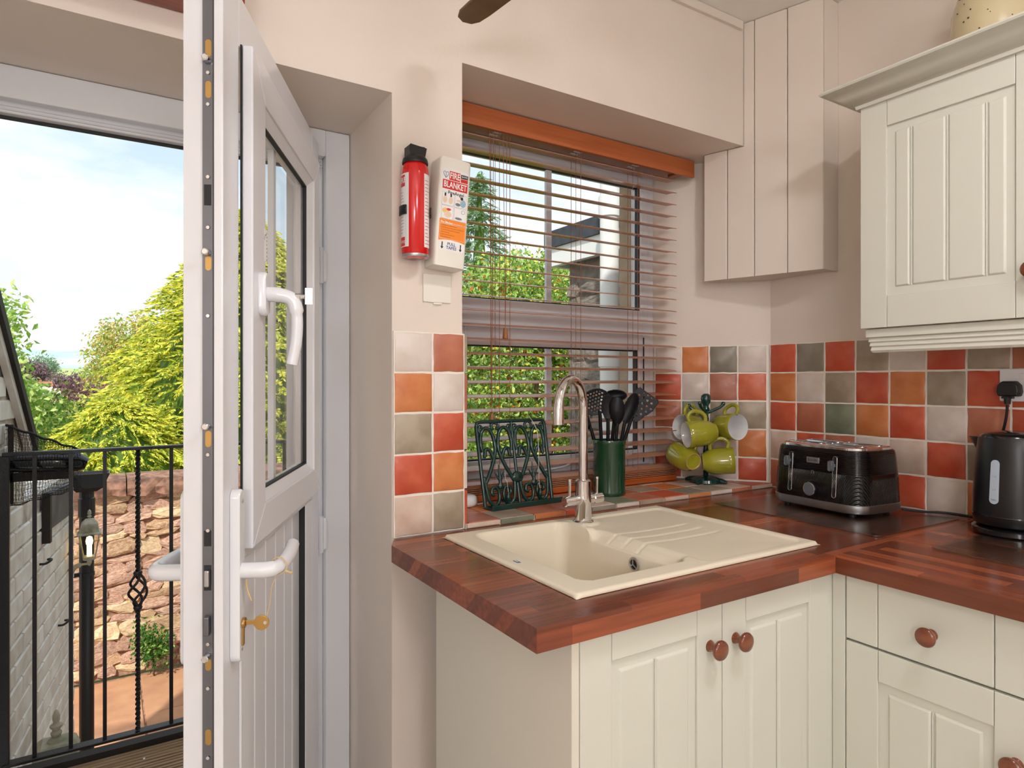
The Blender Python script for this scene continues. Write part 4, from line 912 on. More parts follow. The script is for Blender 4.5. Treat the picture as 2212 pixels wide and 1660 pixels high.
def mug(i, label, c, axis, up, arm):
    """c centre of the body, axis from base to rim, handle side up"""
    a = Vector(axis).normalized(); u = Vector(up); u = (u - a * u.dot(a)).normalized(); s_ = a.cross(u)
    m_ = thing('mug', label, 'mug', c, 0, 'lime green mugs on the mug tree')
    F_ = frame_mtx(c, u, s_, a) @ Matrix.Translation((0, 0, -.053))
    out = [(.026, .002), (.0275, 0), (.030, 0), (.031, .004), (.040, .018), (.0455, .036), (.0475, .06), (.0478, .088), (.0478, .106)]
    obj('body', MB().lathe(out + [(.0465, .1075)], (0, 0, 0), 36, cap=False).xf(F_), 'mug_green', m_, smooth=60)
    obj('inside', MB().lathe([(.0465, .1075), (.0452, .106), (.0452, .06), (.043, .036), (.037, .016), (.02, .008), (.001, .007)], (0, 0, 0), 36, cap=False).xf(F_), 'mug_white', m_, smooth=60)
    obj('foot_ring', MB().lathe([(.0275, .0002), (.0275, -.0008), (.030, -.0008), (.030, .0002)], (0, 0, 0), 32, cap=False).lathe([(.001, .004), (.026, .002)], (0, 0, 0), 32, cap=False, mi=1).xf(F_), ['mug_foot', 'mug_green'], m_, smooth=40)
    hp_ = smooth_path([(.044, 0, .088), (.062, 0, .094), (.077, 0, .082), (.080, 0, .062), (.072, 0, .042), (.058, 0, .030), (.040, 0, .030)], 6)
    obj('handle', MB().tube(hp_, .0058, 10, flat=1.25).xf(F_), 'mug_green', m_, smooth=60)
    return m_
def arm(z, dx, tilt=.35, ln=.062):
    d_ = Vector(dx).normalized(); p0 = Vector((0, 0, z)); return obj('arm', MB().tube([p0, p0 + d_ * ln * .8 + Vector((0, 0, ln * tilt)), p0 + d_ * ln + Vector((0, 0, ln * tilt + .012))], [.0062, .0055, .0062], 10).sphere(tuple(p0 + d_ * ln + Vector((0, 0, ln * tilt + .014))), .0078, 10, 8), 'green_enamel', mt, world=False, smooth=60)
arm(.258, -rx * .6 - fw * .8); arm(.255, rx * .95 - fw * .1); arm(.250, -rx * .75 + fw * .3, .3, .06); arm(.150, -rx * .7 - fw * .5); arm(.155, rx * .6 - fw * .6)
UP = (0, 0, 1)
mug(0, 'lime green mug lying sideways, its handle over the front upper arm of the mug tree', (1.792, 1.592, 1.113), tuple(-rx * .98 - fw * .12 + Vector((0, 0, -.10))), UP, 0)
mug(1, 'lime green mug mostly hidden behind the sideways upper mug, white inside showing', (1.850, 1.684, 1.126), tuple(-rx * .86 - fw * .5 + Vector((0, 0, .06))), UP, 0)
mug(2, 'lime green mug with its white inside facing out, on an upper arm', (1.902, 1.566, 1.134), tuple(rx * .40 - fw * .9 + Vector((0, 0, .04))), (.25, .2, 1), 0)
mug(3, 'lime green mug with its foot ring facing out, on the lower arm beside the window', (1.772, 1.645, 1.022), tuple(-rx * .30 + fw * .92 + Vector((0, 0, .16))), (.45, -.1, .9), 0)
mug(4, 'lime green mug lying sideways on the lower arm, its rim towards the corner', (1.853, 1.566, 1.012), tuple(rx * .97 - fw * .22 + Vector((0, 0, .08))), (-.1, .1, 1), 0)

# ---------------------------------------------------------------- on the wall
FE = (.640, 1.467, 0)
fe = thing('fire_extinguisher', 'small red aerosol fire extinguisher strapped to the wall', 'extinguisher', (.640, 1.467, 1.60))
obj('cylinder', MB().lathe([(.0285, .0), (.0315, .0015), (.0335, .004), (.0335, .200), (.032, .218), (.027, .231), (.022, .236)], (0, 0, 0), 40), 'ext_red', fe, world=False, smooth=50)
obj('bottom_ring', MB().lathe([(.0325, -.001), (.0338, .002), (.0338, .006), (.0335, .0062)], (0, 0, 0), 40, cap=False).lathe([(.024, .004), (.0285, -.0008), (.0325, -.001)], (0, 0, 0), 40, cap=False).lathe([(.001, .004), (.024, .004)], (0, 0, 0), 40, cap=False), 'steel', fe, world=False, smooth=40)
obj('cap', MB().lathe([(.0315, .228), (.032, .232), (.030, .240), (.0245, .247), (.0235, .248)], (0, 0, 0), 36).box(-.020, .020, -.013, .02, .247, .271).prism_dir([(-.02, .247), (.02, .247), (.024, .268), (-.019, .2725)], lambda a, b, dd: (a, dd, b), -.016, -.012), 'black_plastic', fe, world=False, smooth=40)
def sector(a0, a1, z0, z1, r_, n_=12):
    g = MB(); v = []; f = []
    for k in range(n_ + 1):
        a = R(a0 + (a1 - a0) * k / n_); v += [(r_ * math.cos(a), r_ * math.sin(a), z0), (r_ * math.cos(a), r_ * math.sin(a), z1)]
    for k in range(n_): f.append((2 * k, 2 * k + 2, 2 * k + 3, 2 * k + 1))
    return g.add(v, f)
rr = .0339
# camera sees the cylinder from azimuth about 246 deg
lab1 = obj('label', sector(140, 219, .022, .200, rr), 'label_white', fe, world=False, smooth=50)
lab2 = obj('label', sector(286, 345, .022, .200, rr), 'label_white', fe, world=False, smooth=50)
def bendc(ac, zc_): return lambda p: Vector(((rr + .0003) * math.cos(R(ac) + p.x / rr), (rr + .0003) * math.sin(R(ac) + p.x / rr), zc_ + p.y))
obj('label_block', sector(140, 200, .168, .196, rr + .0002), 'label_red', lab1, world=False)
obj('label_block', sector(140, 200, .024, .046, rr + .0002), 'label_red', lab1, world=False)
text('lettering', 'FIRE', .020, None, 'label_white', lab1, bend=bendc(178, .183), world=False, align='CENTER', bold=.0004)
text('lettering', 'FIRE', .010, None, 'label_white', lab1, bend=bendc(185, .034), world=False)
g1 = MB()
for k in range(14):
    z_ = .056 + k * .0075
    g1.add(*[(lambda q: (q.v, q.f))(sector(150 + rng.uniform(0, 20), 196 - rng.uniform(0, 12), z_, z_ + .0012, rr + .0002, 5))][0])
for a in (203, 211): g1.add(*[(lambda q: (q.v, q.f))(sector(a, a + .7, .024, .198, rr + .0002, 2))][0])
obj('print_lines', g1, 'ink_grey', lab1, world=False)
g1 = MB()
for k in range(19):
    z_ = .03 + k * .0085
    g1.add(*[(lambda q: (q.v, q.f))(sector(290, 303 + rng.uniform(0, 30), z_, z_ + .0014, rr + .0002, 5))][0])
obj('print_lines', g1, 'label_red', lab2, world=False)
obj('strap', MB().box(-.010, .010, .0342, .0386, .08, .145), 'black_plastic', fe, world=False, smooth=40)
g1 = MB()
for a0, a1 in ((160, 212), (320, 350)):
    q = sector(a0, a1, .100, .122, .0362, 10); g1.add(q.v, q.f)
o1 = obj('bracket_clip', g1, 'black_plastic', fe, world=False, smooth=40); md = o1.modifiers.new('t', 'SOLIDIFY'); md.thickness = .003; md.offset = 1

fb = thing('fire_blanket', 'cream fire blanket box with printed red and orange label hung on the wall', 'fire blanket', (.7225, YW, 1.582)); fb.rotation_euler = (0, R(4.2), 0)
bw, bh, bd0 = .0855, .272, .0625
obj('box', MB().loft([[(x, -bd0 + .006, z) for x, z in rrect(bw, .001, .0004, 1)]] if 0 else [[(a, b - bd0 / 2 - .0005, z) for a, b in rrect(bw * s_, bd0, .009 * s_, 4)] for z, s_ in ((0, 1), (bh - .006, 1), (bh - .002, .985), (bh, .95))], cap=True), 'box_cream', fb, world=False, smooth=40)
obj('opening', MB().prism([(a, b - bd0 / 2) for a, b in rrect(bw - .006, bd0 - .006, .006, 3)], -.0006, -.0002), 'box_cream', fb, world=False)
yf = -bd0 - .0007
lb = obj('label', MB().prism_dir([(a, .142 + b) for a, b in rrect(.073, .205, .008, 5)], lambda a, b, dd: (a, dd, b), yf, yf + .0006), 'label_white', fb, world=False)
def flat(name, x0, x1, z0, z1, mt_, lift=.0002, par=None): return obj(name, MB().box(x0, x1, yf - lift, yf + .0001, z0, z1), mt_, par or lb, world=False)
def fmt(x, z, l_=.0005): return frame_mtx((x, yf - l_, z), (1, 0, 0), (0, 0, 1), (0, -1, 0))
flat('red_panel', -.0175, .0125, .2165, .2385, 'label_red'); flat('red_panel', -.0345, .0345, .1925, .2150, 'label_red')
text('lettering', 'FIRE', .0215, fmt(-.0025, .2272), 'label_white', lb, world=False, sx=.72, bold=.0005); text('lettering', 'BLANKET', .0215, fmt(0, .2035), 'label_white', lb, world=False, sx=.70, bold=.0005)
text('lettering', 'FireAngel', .0115, fmt(.0035, .1845), 'ink_black', lb, world=False, bold=.0002)
flat('corner_mark', .0145, .0345, .2265, .2365, 'ink_black'); flat('corner_mark', .0145, .0345, .2165, .2255, 'label_red')
text('lettering', 'BAFE', .0075, fmt(.0245, .2315), 'label_white', lb, world=False)
hrt = [(-.027 + .0075 * a, .2285 + .0075 * b) for a, b in ((0, -1.2), (.7, -.3), (1, .4), (.6, .9), (0, .55), (-.6, .9), (-1, .4), (-.7, -.3))]
obj('standard_mark', MB().tube([(a, yf - .0003, b) for a, b in hrt + hrt[:1]], .0006, 5).tube([(-.027, yf - .0003, .2325), (-.027, yf - .0003, .2195)], .0005, 5), 'ink_blue', lb, world=False)
for k, (a0, z0_) in enumerate(((-.0345, .152), (.0005, .152), (-.0345, .118), (.0005, .118))):
    pn = flat('picture_panel', a0 + .001, a0 + .033, z0_, z0_ + .032, 'label_white', .0003)
    bo = [(a0 + .001, z0_), (a0 + .033, z0_), (a0 + .033, z0_ + .032), (a0 + .001, z0_ + .032)]
    obj('picture_edge', MB().tube([(a, yf - .0003, b) for a, b in bo + bo[:1]], .0003, 4), 'ink_grey', lb, world=False)
    cx_, cz_ = a0 + .017, z0_ + .016
    def el(x, z, rx_, rz_, m_, l_=.0005): return obj('picture_shape', MB().prism_dir([(x + rx_ * math.cos(2 * PI * q / 16), z + rz_ * math.sin(2 * PI * q / 16)) for q in range(16)], lambda a, b, dd: (a, dd, b), yf - l_, yf), m_, lb, world=False)
    if k == 0: el(cx_ - .008, cz_ - .003, .0055, .009, 'skin_print'); el(cx_ + .008, cz_ - .003, .0055, .009, 'skin_print'); flat('picture_tape', cx_ - .010, cx_ - .006, cz_ + .006, cz_ + .014, 'ink_black', .0006); flat('picture_tape', cx_ + .006, cx_ + .010, cz_ + .006, cz_ + .014, 'ink_black', .0006)
    if k == 1: el(cx_ + .007, cz_ - .004, .008, .010, 'blue_print'); el(cx_ + .003, cz_ + .008, .004, .004, 'ink_black', .0006); el(cx_ - .007, cz_ - .009, .007, .004, 'ink_grey', .0006); el(cx_ - .004, cz_ + .001, .008, .0025, 'skin_print', .0007)
    if k == 2: el(cx_ - .004, cz_ + .004, .010, .007, 'peach_print'); el(cx_ + .002, cz_ - .005, .010, .008, 'skin_print', .0006); el(cx_ + .004, cz_ + .008, .006, .003, 'label_red', .0007)
    if k == 3: el(cx_ + .009, cz_ + .008, .005, .005, 'ink_grey'); el(cx_ + .009, cz_ + .008, .0042, .0042, 'label_white', .0006); el(cx_ - .004, cz_ + .001, .007, .008, 'label_white', .0006); el(cx_ - .003, cz_ - .010, .010, .003, 'ink_grey', .0007)
ora = obj('orange_panel', MB().prism_dir([(-.0365, .062), (-.02, .0655), (0, .0668), (.02, .0655), (.0365, .062), (.0365, .117), (-.0365, .117)], lambda a, b, dd: (a, dd, b), yf - .0002, yf + .0001), 'label_orange', lb, world=False)
text('lettering', 'Fire Blanket', .0068, fmt(-.0335, .1085), 'label_white', lb, align='LEFT', world=False, bold=.0002); text('lettering', 'instructions for use', .0045, fmt(.0005, .1082), 'label_white', lb, align='LEFT', world=False)
for k, s_ in enumerate(('1 Pull tapes to release blanket', '2 Hold blanket so that hands are protected', '3 Cover burning material completely', '4 Switch off heat', '5 Leave covered until cool', '6 Discard after use')):
    text('lettering', s_, .0036, fmt(-.032, .1015 - .0058 * k), 'ink_brown', lb, align='LEFT', world=False)
bo = [(-.0345, .068), (.0345, .068), (.0345, .1045), (-.0345, .1045)]
obj('panel_edge', MB().tube([(a, yf - .0003, b) for a, b in bo + bo[:1]], .00035, 4), 'label_white', lb, world=False)
text('lettering', 'PULL', .0105, fmt(0, .0560), 'ink_blue', lb, world=False, bold=.0002); text('lettering', 'TAPES', .0105, fmt(0, .0465), 'ink_blue', lb, world=False, bold=.0002)
for x_ in (-.0255, .0255): obj('arrow', MB().prism_dir([(x_ - .0014, .0595), (x_ - .0014, .0475), (x_ - .0042, .0475), (x_, .0415), (x_ + .0042, .0475), (x_ + .0014, .0475), (x_ + .0014, .0595)], lambda a, b, dd: (a, dd, b), yf - .0004, yf), 'ink_black', lb, world=False)
wp = thing('blank_plate', 'square white blank plate on the wall below the fire blanket', 'wall plate', (.7165, YW, 1.535))
obj('cover', MB().prism_dir([(.7165 + a, 1.535 + b) for a, b in rrect(.078, .072, .003, 3)], lambda a, b, dd: (a, dd, b), YW - .005, YW - .0002), 'box_cream', wp, bevel=.0015)
obj('tab', MB().box(.705, .729, YW - .006, YW - .0002, 1.494, 1.4985), 'box_cream', wp)

# shelf over the door, ceiling fan, added fill lamps
pel = tag(obj('door_pelmet', MB().box(-.35, .238, 1.40, YW - .001, 2.064, 2.15).box(-.35, .242, 1.393, YW - .001, 2.10, 2.11), 'red_wood', bevel=.004), 'reddish varnished wooden pelmet fixed above the back door', 'pelmet')
fan = thing('ceiling_fan', 'brown wooden bladed ceiling fan hanging near the window wall', 'fan', (.78, .82, ZC))
FZ = 2.128 - ZC
obj('down_rod', MB().lathe([(.05, -.001), (.045, -.04), (.012, -.05), (.012, FZ + .06)], (0, 0, 0), 20), 'brass', fan, world=False, smooth=40)
obj('motor', MB().lathe([(.03, FZ + .075), (.08, FZ + .06), (.085, FZ + .02), (.06, FZ + .002)], (0, 0, 0), 28), 'brass', fan, world=False, smooth=40)
for a in (98, 218, 338):
    ca, sa = math.cos(R(a)), math.sin(R(a))
    poly = [(.10, -.025), (.47, -.034), (.505, -.032), (.524, -.022), (.53, 0), (.52, .02), (.50, .030), (.46, .034), (.10, .025)]
    obj('fan_blade', MB().prism([(x * ca - y * sa, x * sa + y * ca) for x, y in poly], FZ + .012, FZ + .018).prism([(x * ca - y * sa, x * sa + y * ca) for x, y in ((.05, -.012), (.14, -.02), (.14, .02), (.05, .012))], FZ + .0185, FZ + .022), 'blade_wood', fan, world=False, bevel=.002)
def pendant(x, y, z, r_, label):  # made-up hanging globe, unseen, giving flash-like light from behind the camera
    p = thing('fill_pendant', label, 'lamp', (x, y, ZC), 0)
    obj('ceiling_rose', MB().lathe([(.045, -.001), (.042, -.02), (.006, -.03), (.004, z + r_ - ZC)], (0, 0, 0), 20), 'white_glaze', p, world=False, smooth=40)
    obj('globe', MB().sphere((0, 0, z - ZC), r_, 32, 20), 'fill_globe_glow', p, world=False, smooth=80)
fl_ = thing('fill_ceiling_light', 'added round ceiling fill light, out of view above the worktop', 'lamp', (.95, .05, ZC))  # added out of view to brighten the tiled corner and even the light
obj('rim', MB().lathe([(.15, -.001), (.15, -.03), (.135, -.035)], (0, 0, 0), 32), 'white_glaze', fl_, world=False, smooth=40)
obj('diffuser', MB().lathe([(.134, -.036), (.11, -.055), (.06, -.066), (.001, -.068)], (0, 0, 0), 32, cap=False), 'fill_ceiling_glow', fl_, world=False, smooth=60)
pendant(.15, -1.75, 2.0, .2, 'added hanging globe fill light, out of view behind the camera')
fl2 = thing('fill_floor_light', 'added globe fill light on a white stand, out of view near the left wall', 'lamp', (-.85, -1.2, 0))  # added unseen, low globe sending frontal light through the blind slats
obj('base', MB().lathe([(.14, 0), (.14, .012), (.03, .025), (.012, .03), (.012, 1.36)], (0, 0, 0), 28), 'white_glaze', fl2, world=False, smooth=40)
obj('globe', MB().sphere((0, 0, 1.56), .2, 32, 20), 'fill_globe_glow', fl2, world=False, smooth=80)

# ================================================================ outside
# balcony
dk = thing('balcony_deck', 'weathered grooved timber balcony deck outside the back door', 'deck', (.1, 2.25, -.03))
gb = MB()
for k in range(7):
    a = k * .02
    gb.box(-.38, 1.2, a, a + .0125, -.028, 0)
gb.box(-.38, 1.2, 0, .1325, -.028, -.005); gme = gb.me('deck_board'); gme.materials.append(M['deck_wood'])
for i in range(5):
    ob = bpy.data.objects.new('deck_board', gme); C.objects.link(ob); ob.location = (0, 2.004 - 2.25 + .138 * i, 0); ob.parent = dk
for i in range(5):
    for x in (-.02, .32): obj('screw_head', MB().lathe([(.005, 0), (.004, .002)], (x - .1 + .13, 2.03 - 2.25 + .138 * i + .028, 0), 10), 'steel', dk, world=False)
obj('edge_beam', MB().box(-.38, 1.2, 2.694 - 2.25, 2.74 - 2.25, -.16, .02), 'dark_timber', dk, world=False)
obj('joist', MB().box(-.36, -.30, -.24, .44, -.16, -.03).box(0, .08, -.24, .44, -.16, -.03).box(1.02, 1.1, -.24, .44, -.16, -.03), 'dark_timber', dk, world=False)
obj('support_post', MB().box(-.36, -.29, .36, .44, -.88, -.16).box(1.0, 1.1, .36, .44, -.9, -.16), 'dark_timber', dk, world=False)
YR = 2.67
rl = thing('balcony_railing', 'black wrought iron balcony railing with a twisted basket baluster', 'railing', (.1, YR, -.03))
obj('top_rail', MB().box(-.29, 1.4, YR - .018, YR + .018, 1.053, 1.064), 'iron_black', rl, bevel=.002)
obj('bottom_rail', MB().box(-.29, 1.4, YR - .018, YR + .018, .036, .047), 'iron_black', rl, bevel=.002)
for x in (-.285, 1.35): obj('post', MB().box(x - .014, x + .014, YR - .014, YR + .014, -.03, 1.053), 'iron_black', rl, bevel=.002)
bme = MB().box(-.006, .006, -.006, .006, 0, 1.006).me('baluster'); bme.materials.append(M['iron_black'])
xsb = [-.205, -.105, -.007, .199, .30, .40, .60, .70, .80, .995, 1.095, 1.195]
for x in xsb:
    ob = bpy.data.objects.new('baluster', bme); C.objects.link(ob); ob.location = (x, YR, .047); ob.parent = rl; ob.matrix_parent_inverse = wm(rl).inverted()
def twisted(x):
    g = MB(); rings = []
    def seg(z0, z1, tw):
        rings = []
        n = max(2, int((z1 - z0) / .007))
        for i in range(n + 1):
            z = z0 + (z1 - z0) * i / n; a = tw * (z - z0)
            rings.append([(x + .0088 * math.cos(a + PI / 4 + PI / 2 * k), YR + .0088 * math.sin(a + PI / 4 + PI / 2 * k), z) for k in range(4)])
        g.loft(rings)
    seg(.047, .49, 90); seg(.61, 1.053, 90)
    b_ = obj('twisted_baluster', g, 'iron_black', rl)
    for k in range(4):
        pts = []
        for i in range(13):
            t = i / 12; a = k * PI / 2 + t * PI * 1.25; r_ = .004 + .026 * math.sin(PI * t); pts.append((x + r_ * math.cos(a), YR + r_ * math.sin(a), .488 + .124 * t))
        obj('basket_bar', MB().tube(pts, .0045, 8), 'iron_black', b_, smooth=60)
    for z in (.488, .612): obj('collar', MB().lathe([(.013, z - .006), (.015, z), (.013, z + .006)], (x, YR, 0), 14), 'iron_black', b_, smooth=50)
for x in (.093, .50, .895): twisted(x)

# white painted brick outbuilding on the left
GZ = -.92
ob_ang = math.atan2(1.253, .151)          # direction of the wall in plan
ow = Vector((-.296, 2.783, 0)); od = Vector((.1196, .9928, 0))
bd_ = thing('outbuilding', 'white painted brick outbuilding with steep black edged roof beside the balcony', 'outbuilding', (-.36, 2.25, GZ), math.atan2(.9928, .1196) - PI / 2)
# local: y along the wall, x=0 is the wall face, building towards -x
def loc(s): return s
Ltot = (4.04 - 2.25) / .9928
def top_at(y):   # y local distance from Y=2.25
    Yw = 2.25 + y * .9928
    return (1.06 + 1.02 * (3.07 - Yw)) if Yw < 3.07 else .835
prof_w = [(0, GZ), (Ltot, GZ), (Ltot, .835), (.83, .835), (.829, top_at(.82)), (0, top_at(0))]
wallp = obj('brick_wall', MB().prism_dir([(a, b - GZ) for a, b in prof_w], lambda a, b, dd: (dd, a, b), -.22, -.008), 'white_mortar', bd_, world=False)
bm0 = {}
def brick_mesh(l_, v_):
    k = (round(l_, 2), v_)
    if k in bm0: return bm0[k]
    rn = random.Random(str(k)); j = lambda: rn.uniform(-.0015, .0015)
    g = MB(); h_ = .069; q = .004
    g.loft([[(-.02, 0, 0), (-.02, l_, 0), (-.02, l_, h_), (-.02, 0, h_)], [(-.004, 0, 0), (-.004, l_, 0), (-.004, l_, h_), (-.004, 0, h_)], [(j(), q + j(), q + j()), (j(), l_ - q + j(), q + j()), (j(), l_ - q + j(), h_ - q + j()), (j(), q + j(), h_ - q + j())]])
    me = g.me('brick'); me.materials.append(M['white_brick']); bm0[k] = me; return me
nc = 0
for c in range(36):
    z = GZ + .080 * c + .004; y = -(.1125 if c % 2 else 0)
    while y < Ltot:
        l_ = .216; a = max(0.0, y); b = min(Ltot, y + l_)
        y += .225
        if b - a < .03 or z + .072 > top_at(b - .02): continue
        ob = bpy.data.objects.new('brick', brick_mesh(b - a, nc % 3)); nc += 1; C.objects.link(ob); ob.parent = wallp; ob.location = (0, a, z - GZ)
# verge and roof slope
ya, yb = -.05, .83
def roof_pt(y, off): return (y, top_at(min(y, .82)) - GZ + off) if y <= .82 else (y, top_at(.82) - GZ - 1.02 * (y - .82) + off)
rf = obj('roof_slope', MB().prism_dir([roof_pt(ya, .03), roof_pt(.84, .03), roof_pt(.84, .0), roof_pt(ya, .0)], lambda a, b, dd: (dd, a, b), -1.2, .015), 'slate_grey', bd_, world=False)
obj('verge_board', MB().prism_dir([roof_pt(ya, .035), roof_pt(.84, .035), roof_pt(.84, -.015), roof_pt(ya, -.015)], lambda a, b, dd: (dd, a, b), .0155, .034), 'verge_black', bd_, world=False)
obj('verge_fillet', MB().prism_dir([roof_pt(ya, -.0155), roof_pt(.82, -.0155), roof_pt(.82, -.055), roof_pt(ya, -.055)], lambda a, b, dd: (dd, a, b), .0, .02), 'white_brick', bd_, world=False)
obj('weathered_board', MB().prism_dir([(1.11, .67 - GZ), (1.63, .65 - GZ), (1.63, .80 - GZ), (1.11, .825 - GZ)], lambda a, b, dd: (dd, a, b), .001, .022), 'slate_grey', bd_, world=False)
obj('board_end', MB().box(.001, .03, 1.075, 1.108, .62 - GZ, .83 - GZ), 'dark_timber', bd_, world=False)
for yy, zz in ((1.04, .545), (1.40, .17)):
    h_ = [(.0, 0, 0), (.02, 0, 0), (.035, .012, .008), (.035, .03, .01), (.02, .038, .008)]
    obj('wall_hook', MB().tube(smooth_path([(x, yy + y, zz - GZ + z) for x, y, z in h_], 4), .005, 6), 'iron_black', bd_, world=False, smooth=60)
# gutter under netting, hopper and downpipe
gt = thing('gutter', 'black gutter end wrapped in wire netting beside the balcony railing', 'gutter', (-.2, 2.765, .98))
obj('channel', MB().tube([(-.292, 2.765, 1.022), (-.16, 2.765, 1.016), (-.085, 2.765, 1.01), (-.062, 2.765, 1.002)], [.034, .034, .034, .022], 16), 'black_gloss', gt, smooth=60)
obj('support_bar', MB().box(-.29, -.10, 2.757, 2.773, .955, .985).box(-.285, -.27, 2.757, 2.773, .88, 1.15), 'dark_timber', gt)
nv = []; nf = []; nu, nvv = 26, 34
for i in range(nu + 1):
    t = i / nu; x = -.292 + .212 * t; zt = 1.150 - .098 * t; zb = .868 + .048 * t
    for j in range(nvv):
        a = 2 * PI * j / nvv; zc_ = (zt + zb) / 2; hz_ = (zt - zb) / 2; wy = .062 - .012 * t
        nv.append((x + .002 * math.sin(j * 3.1 + i), 2.765 + wy * math.cos(a) * (1.0 - .5 * max(0, math.sin(a))) + .003 * math.sin(i * .7 + j), zc_ + hz_ * math.sin(a) + .003 * math.sin(i * .9)))
for i in range(nu):
    for j in range(nvv):
        a = i * nvv + j; b = i * nvv + (j + 1) % nvv; nf.append((a, b, b + nvv, a + nvv))
me = bpy.data.meshes.new('netting'); me.from_pydata(nv, [], nf)
net = link('netting', me, 'net_black', gt); md = net.modifiers.new('wire', 'WIREFRAME'); md.thickness = .0017; md.use_even_offset = False; net['kind'] = 'stuff'
obj('netting_edge', MB().tube([nv[i * nvv + 9] for i in range(nu + 1)], .004, 8), 'net_black', gt, smooth=60)
dp = thing('downpipe', 'black downpipe with open hopper head at the end of the white wall', 'downpipe', (-.092, 4.09, GZ))
obj('pipe', MB().lathe([(.034, 0), (.034, 1.66)], (0, 0, 0), 20), 'pipe_black', dp, world=False, smooth=60)
obj('pipe_socket', MB().lathe([(.0345, 1.50), (.039, 1.505), (.039, 1.60), (.0345, 1.605)], (0, 0, 0), 20), 'pipe_black', dp, world=False, smooth=40)
hp = MB()
hp.loft([[(x * .045, y * .045, 1.64) for x, y in ((-1, -1), (1, -1), (1, 1), (-1, 1))], [(-.06, -.06, 1.66), (.075, -.06, 1.66), (.075, .06, 1.66), (-.06, .06, 1.66)], [(-.075, -.075, 1.735), (.105, -.075, 1.735), (.105, .075, 1.735), (-.075, .075, 1.735)], [(-.07, -.07, 1.735), (.10, -.07, 1.735), (.10, .07, 1.735), (-.07, .07, 1.735)], [(-.06, -.06, 1.70), (.085, -.06, 1.70), (.085, .06, 1.70), (-.06, .06, 1.70)]])
obj('hopper', hp, 'pipe_black', dp, world=False)
obj('hopper_gravel', MB().box(-.055, .08, -.055, .055, 1.70, 1.712), 'stone_b', dp, world=False)
obj('pipe_clip', MB().lathe([(.0345, 1.19), (.037, 1.19), (.037, 1.21), (.0345, 1.21)], (0, 0, 0), 20).box(-.08, -.034, -.008, .008, 1.19, 1.21), 'pipe_black', dp, world=False)
# coach lantern on a bracket
ln = thing('wall_lantern', 'weathered cream coach lantern, lit, on a scrolled wall bracket', 'lantern', (-.076, 3.884, .40))
def sq(h_, z): return [(-h_, -h_, z), (h_, -h_, z), (h_, h_, z), (-h_, h_, z)]
obj('lantern_cap', MB().loft([sq(.052, .132), sq(.052, .137), sq(.043, .143), sq(.034, .185), sq(.018, .205), sq(.010, .208)]).lathe([(.006, .205), (.006, .214), (.011, .219), (.006, .224), (.009, .232), (.0075, .246), (.001, .254)], (0, 0, 0), 12), 'lantern_metal', ln, world=False)
for sx_, sy_ in ((-1, -1), (1, -1), (1, 1), (-1, 1)): obj('corner_bar', MB().tube([(sx_ * .026, sy_ * .026, .02), (sx_ * .043, sy_ * .043, .134)], .003, 6), 'lantern_metal', ln, world=False)
g = MB().loft([sq(.0255, .02), sq(.0425, .133)], cap=False)
obj('lantern_pane', g, 'lantern_glass', ln, world=False)
obj('lantern_floor', MB().loft([sq(.018, .0), sq(.028, .008), sq(.028, .02)]).lathe([(.004, -.03), (.010, -.015), (.012, 0)], (0, 0, 0), 12), 'lantern_metal', ln, world=False)
obj('bulb', MB().lathe([(.011, .02), (.011, .075), (.014, .08), (.016, .095), (.012, .115), (.001, .12)], (0, 0, 0), 16), 'lantern_bulb', ln, world=False, smooth=60)
obj('bracket', MB().tube(smooth_path([(0, 0, -.02), (-.03, .012, -.022), (-.06, .028, -.035), (-.082, .04, -.07)], 6), [.006] * 8 + [.012] * 11, 8).box(-.102, -.082, .015, .065, -.11, .06), 'lantern_metal', ln, world=False, smooth=50)
# stone finial on its pillar
fp = thing('finial_pillar', 'short rendered pillar with stone cap and turned pointed finial', 'pillar', (-.165, 3.02, GZ))
obj('pillar', MB().box(-.055, .055, -.055, .055, 0, .775), 'concrete', fp, world=False, bevel=.004)
obj('cap_stone', MB().loft([sq(.072, .775), sq(.074, .79), sq(.062, .825), sq(.045, .842)]), 'concrete', fp, world=False)
obj('finial', MB().lathe([(.030, .842), (.026, .850), (.013, .858), (.018, .868), (.019, .874), (.012, .882), (.014, .888), (.021, .897), (.021, .903), (.012, .908), (.010, .914), (.013, .925), (.0125, .938), (.007, .955), (.001, .962)], (0, 0, 0), 20), 'concrete', fp, world=False, smooth=50)

# rubble garden wall with coping
YG = 5.66
gw = thing('garden_wall', 'tall rubble stone garden wall with rough sandstone coping', 'wall', (.2, YG, GZ))
obj('core', MB().box(-2.2, 3.4, .03, .34, 0, 1.40), 'mortar', gw, world=False)
sms = []
for v_ in range(9):
    rn = random.Random(100 + v_); n_ = 7; rg_ = []
    base = []
    for k in range(n_):
        a = 2 * PI * (k + rn.uniform(-.3, .3)) / n_; sq_ = 1 / max(abs(math.cos(a)), abs(math.sin(a))); base.append((.54 * math.cos(a) * min(sq_, 1.3) * rn.uniform(.85, 1.05), .54 * math.sin(a) * min(sq_, 1.3) * rn.uniform(.8, 1.05)))
    tilt = (rn.uniform(-.02, .02), rn.uniform(-.02, .02))
    g = MB().loft([[(x, .06, z) for x, z in base], [(x, .0 + tilt[0] * x, z) for x, z in base], [(x * .92, -.020 + tilt[0] * x + rn.uniform(-.007, .007), z * .86 + .02) for x, z in base], [(x * .55, -.024 + rn.uniform(-.006, .006), z * .5) for x, z in base]])
    sms.append(g)
smm = {}
ns = 0
z = .02
rowi = 0
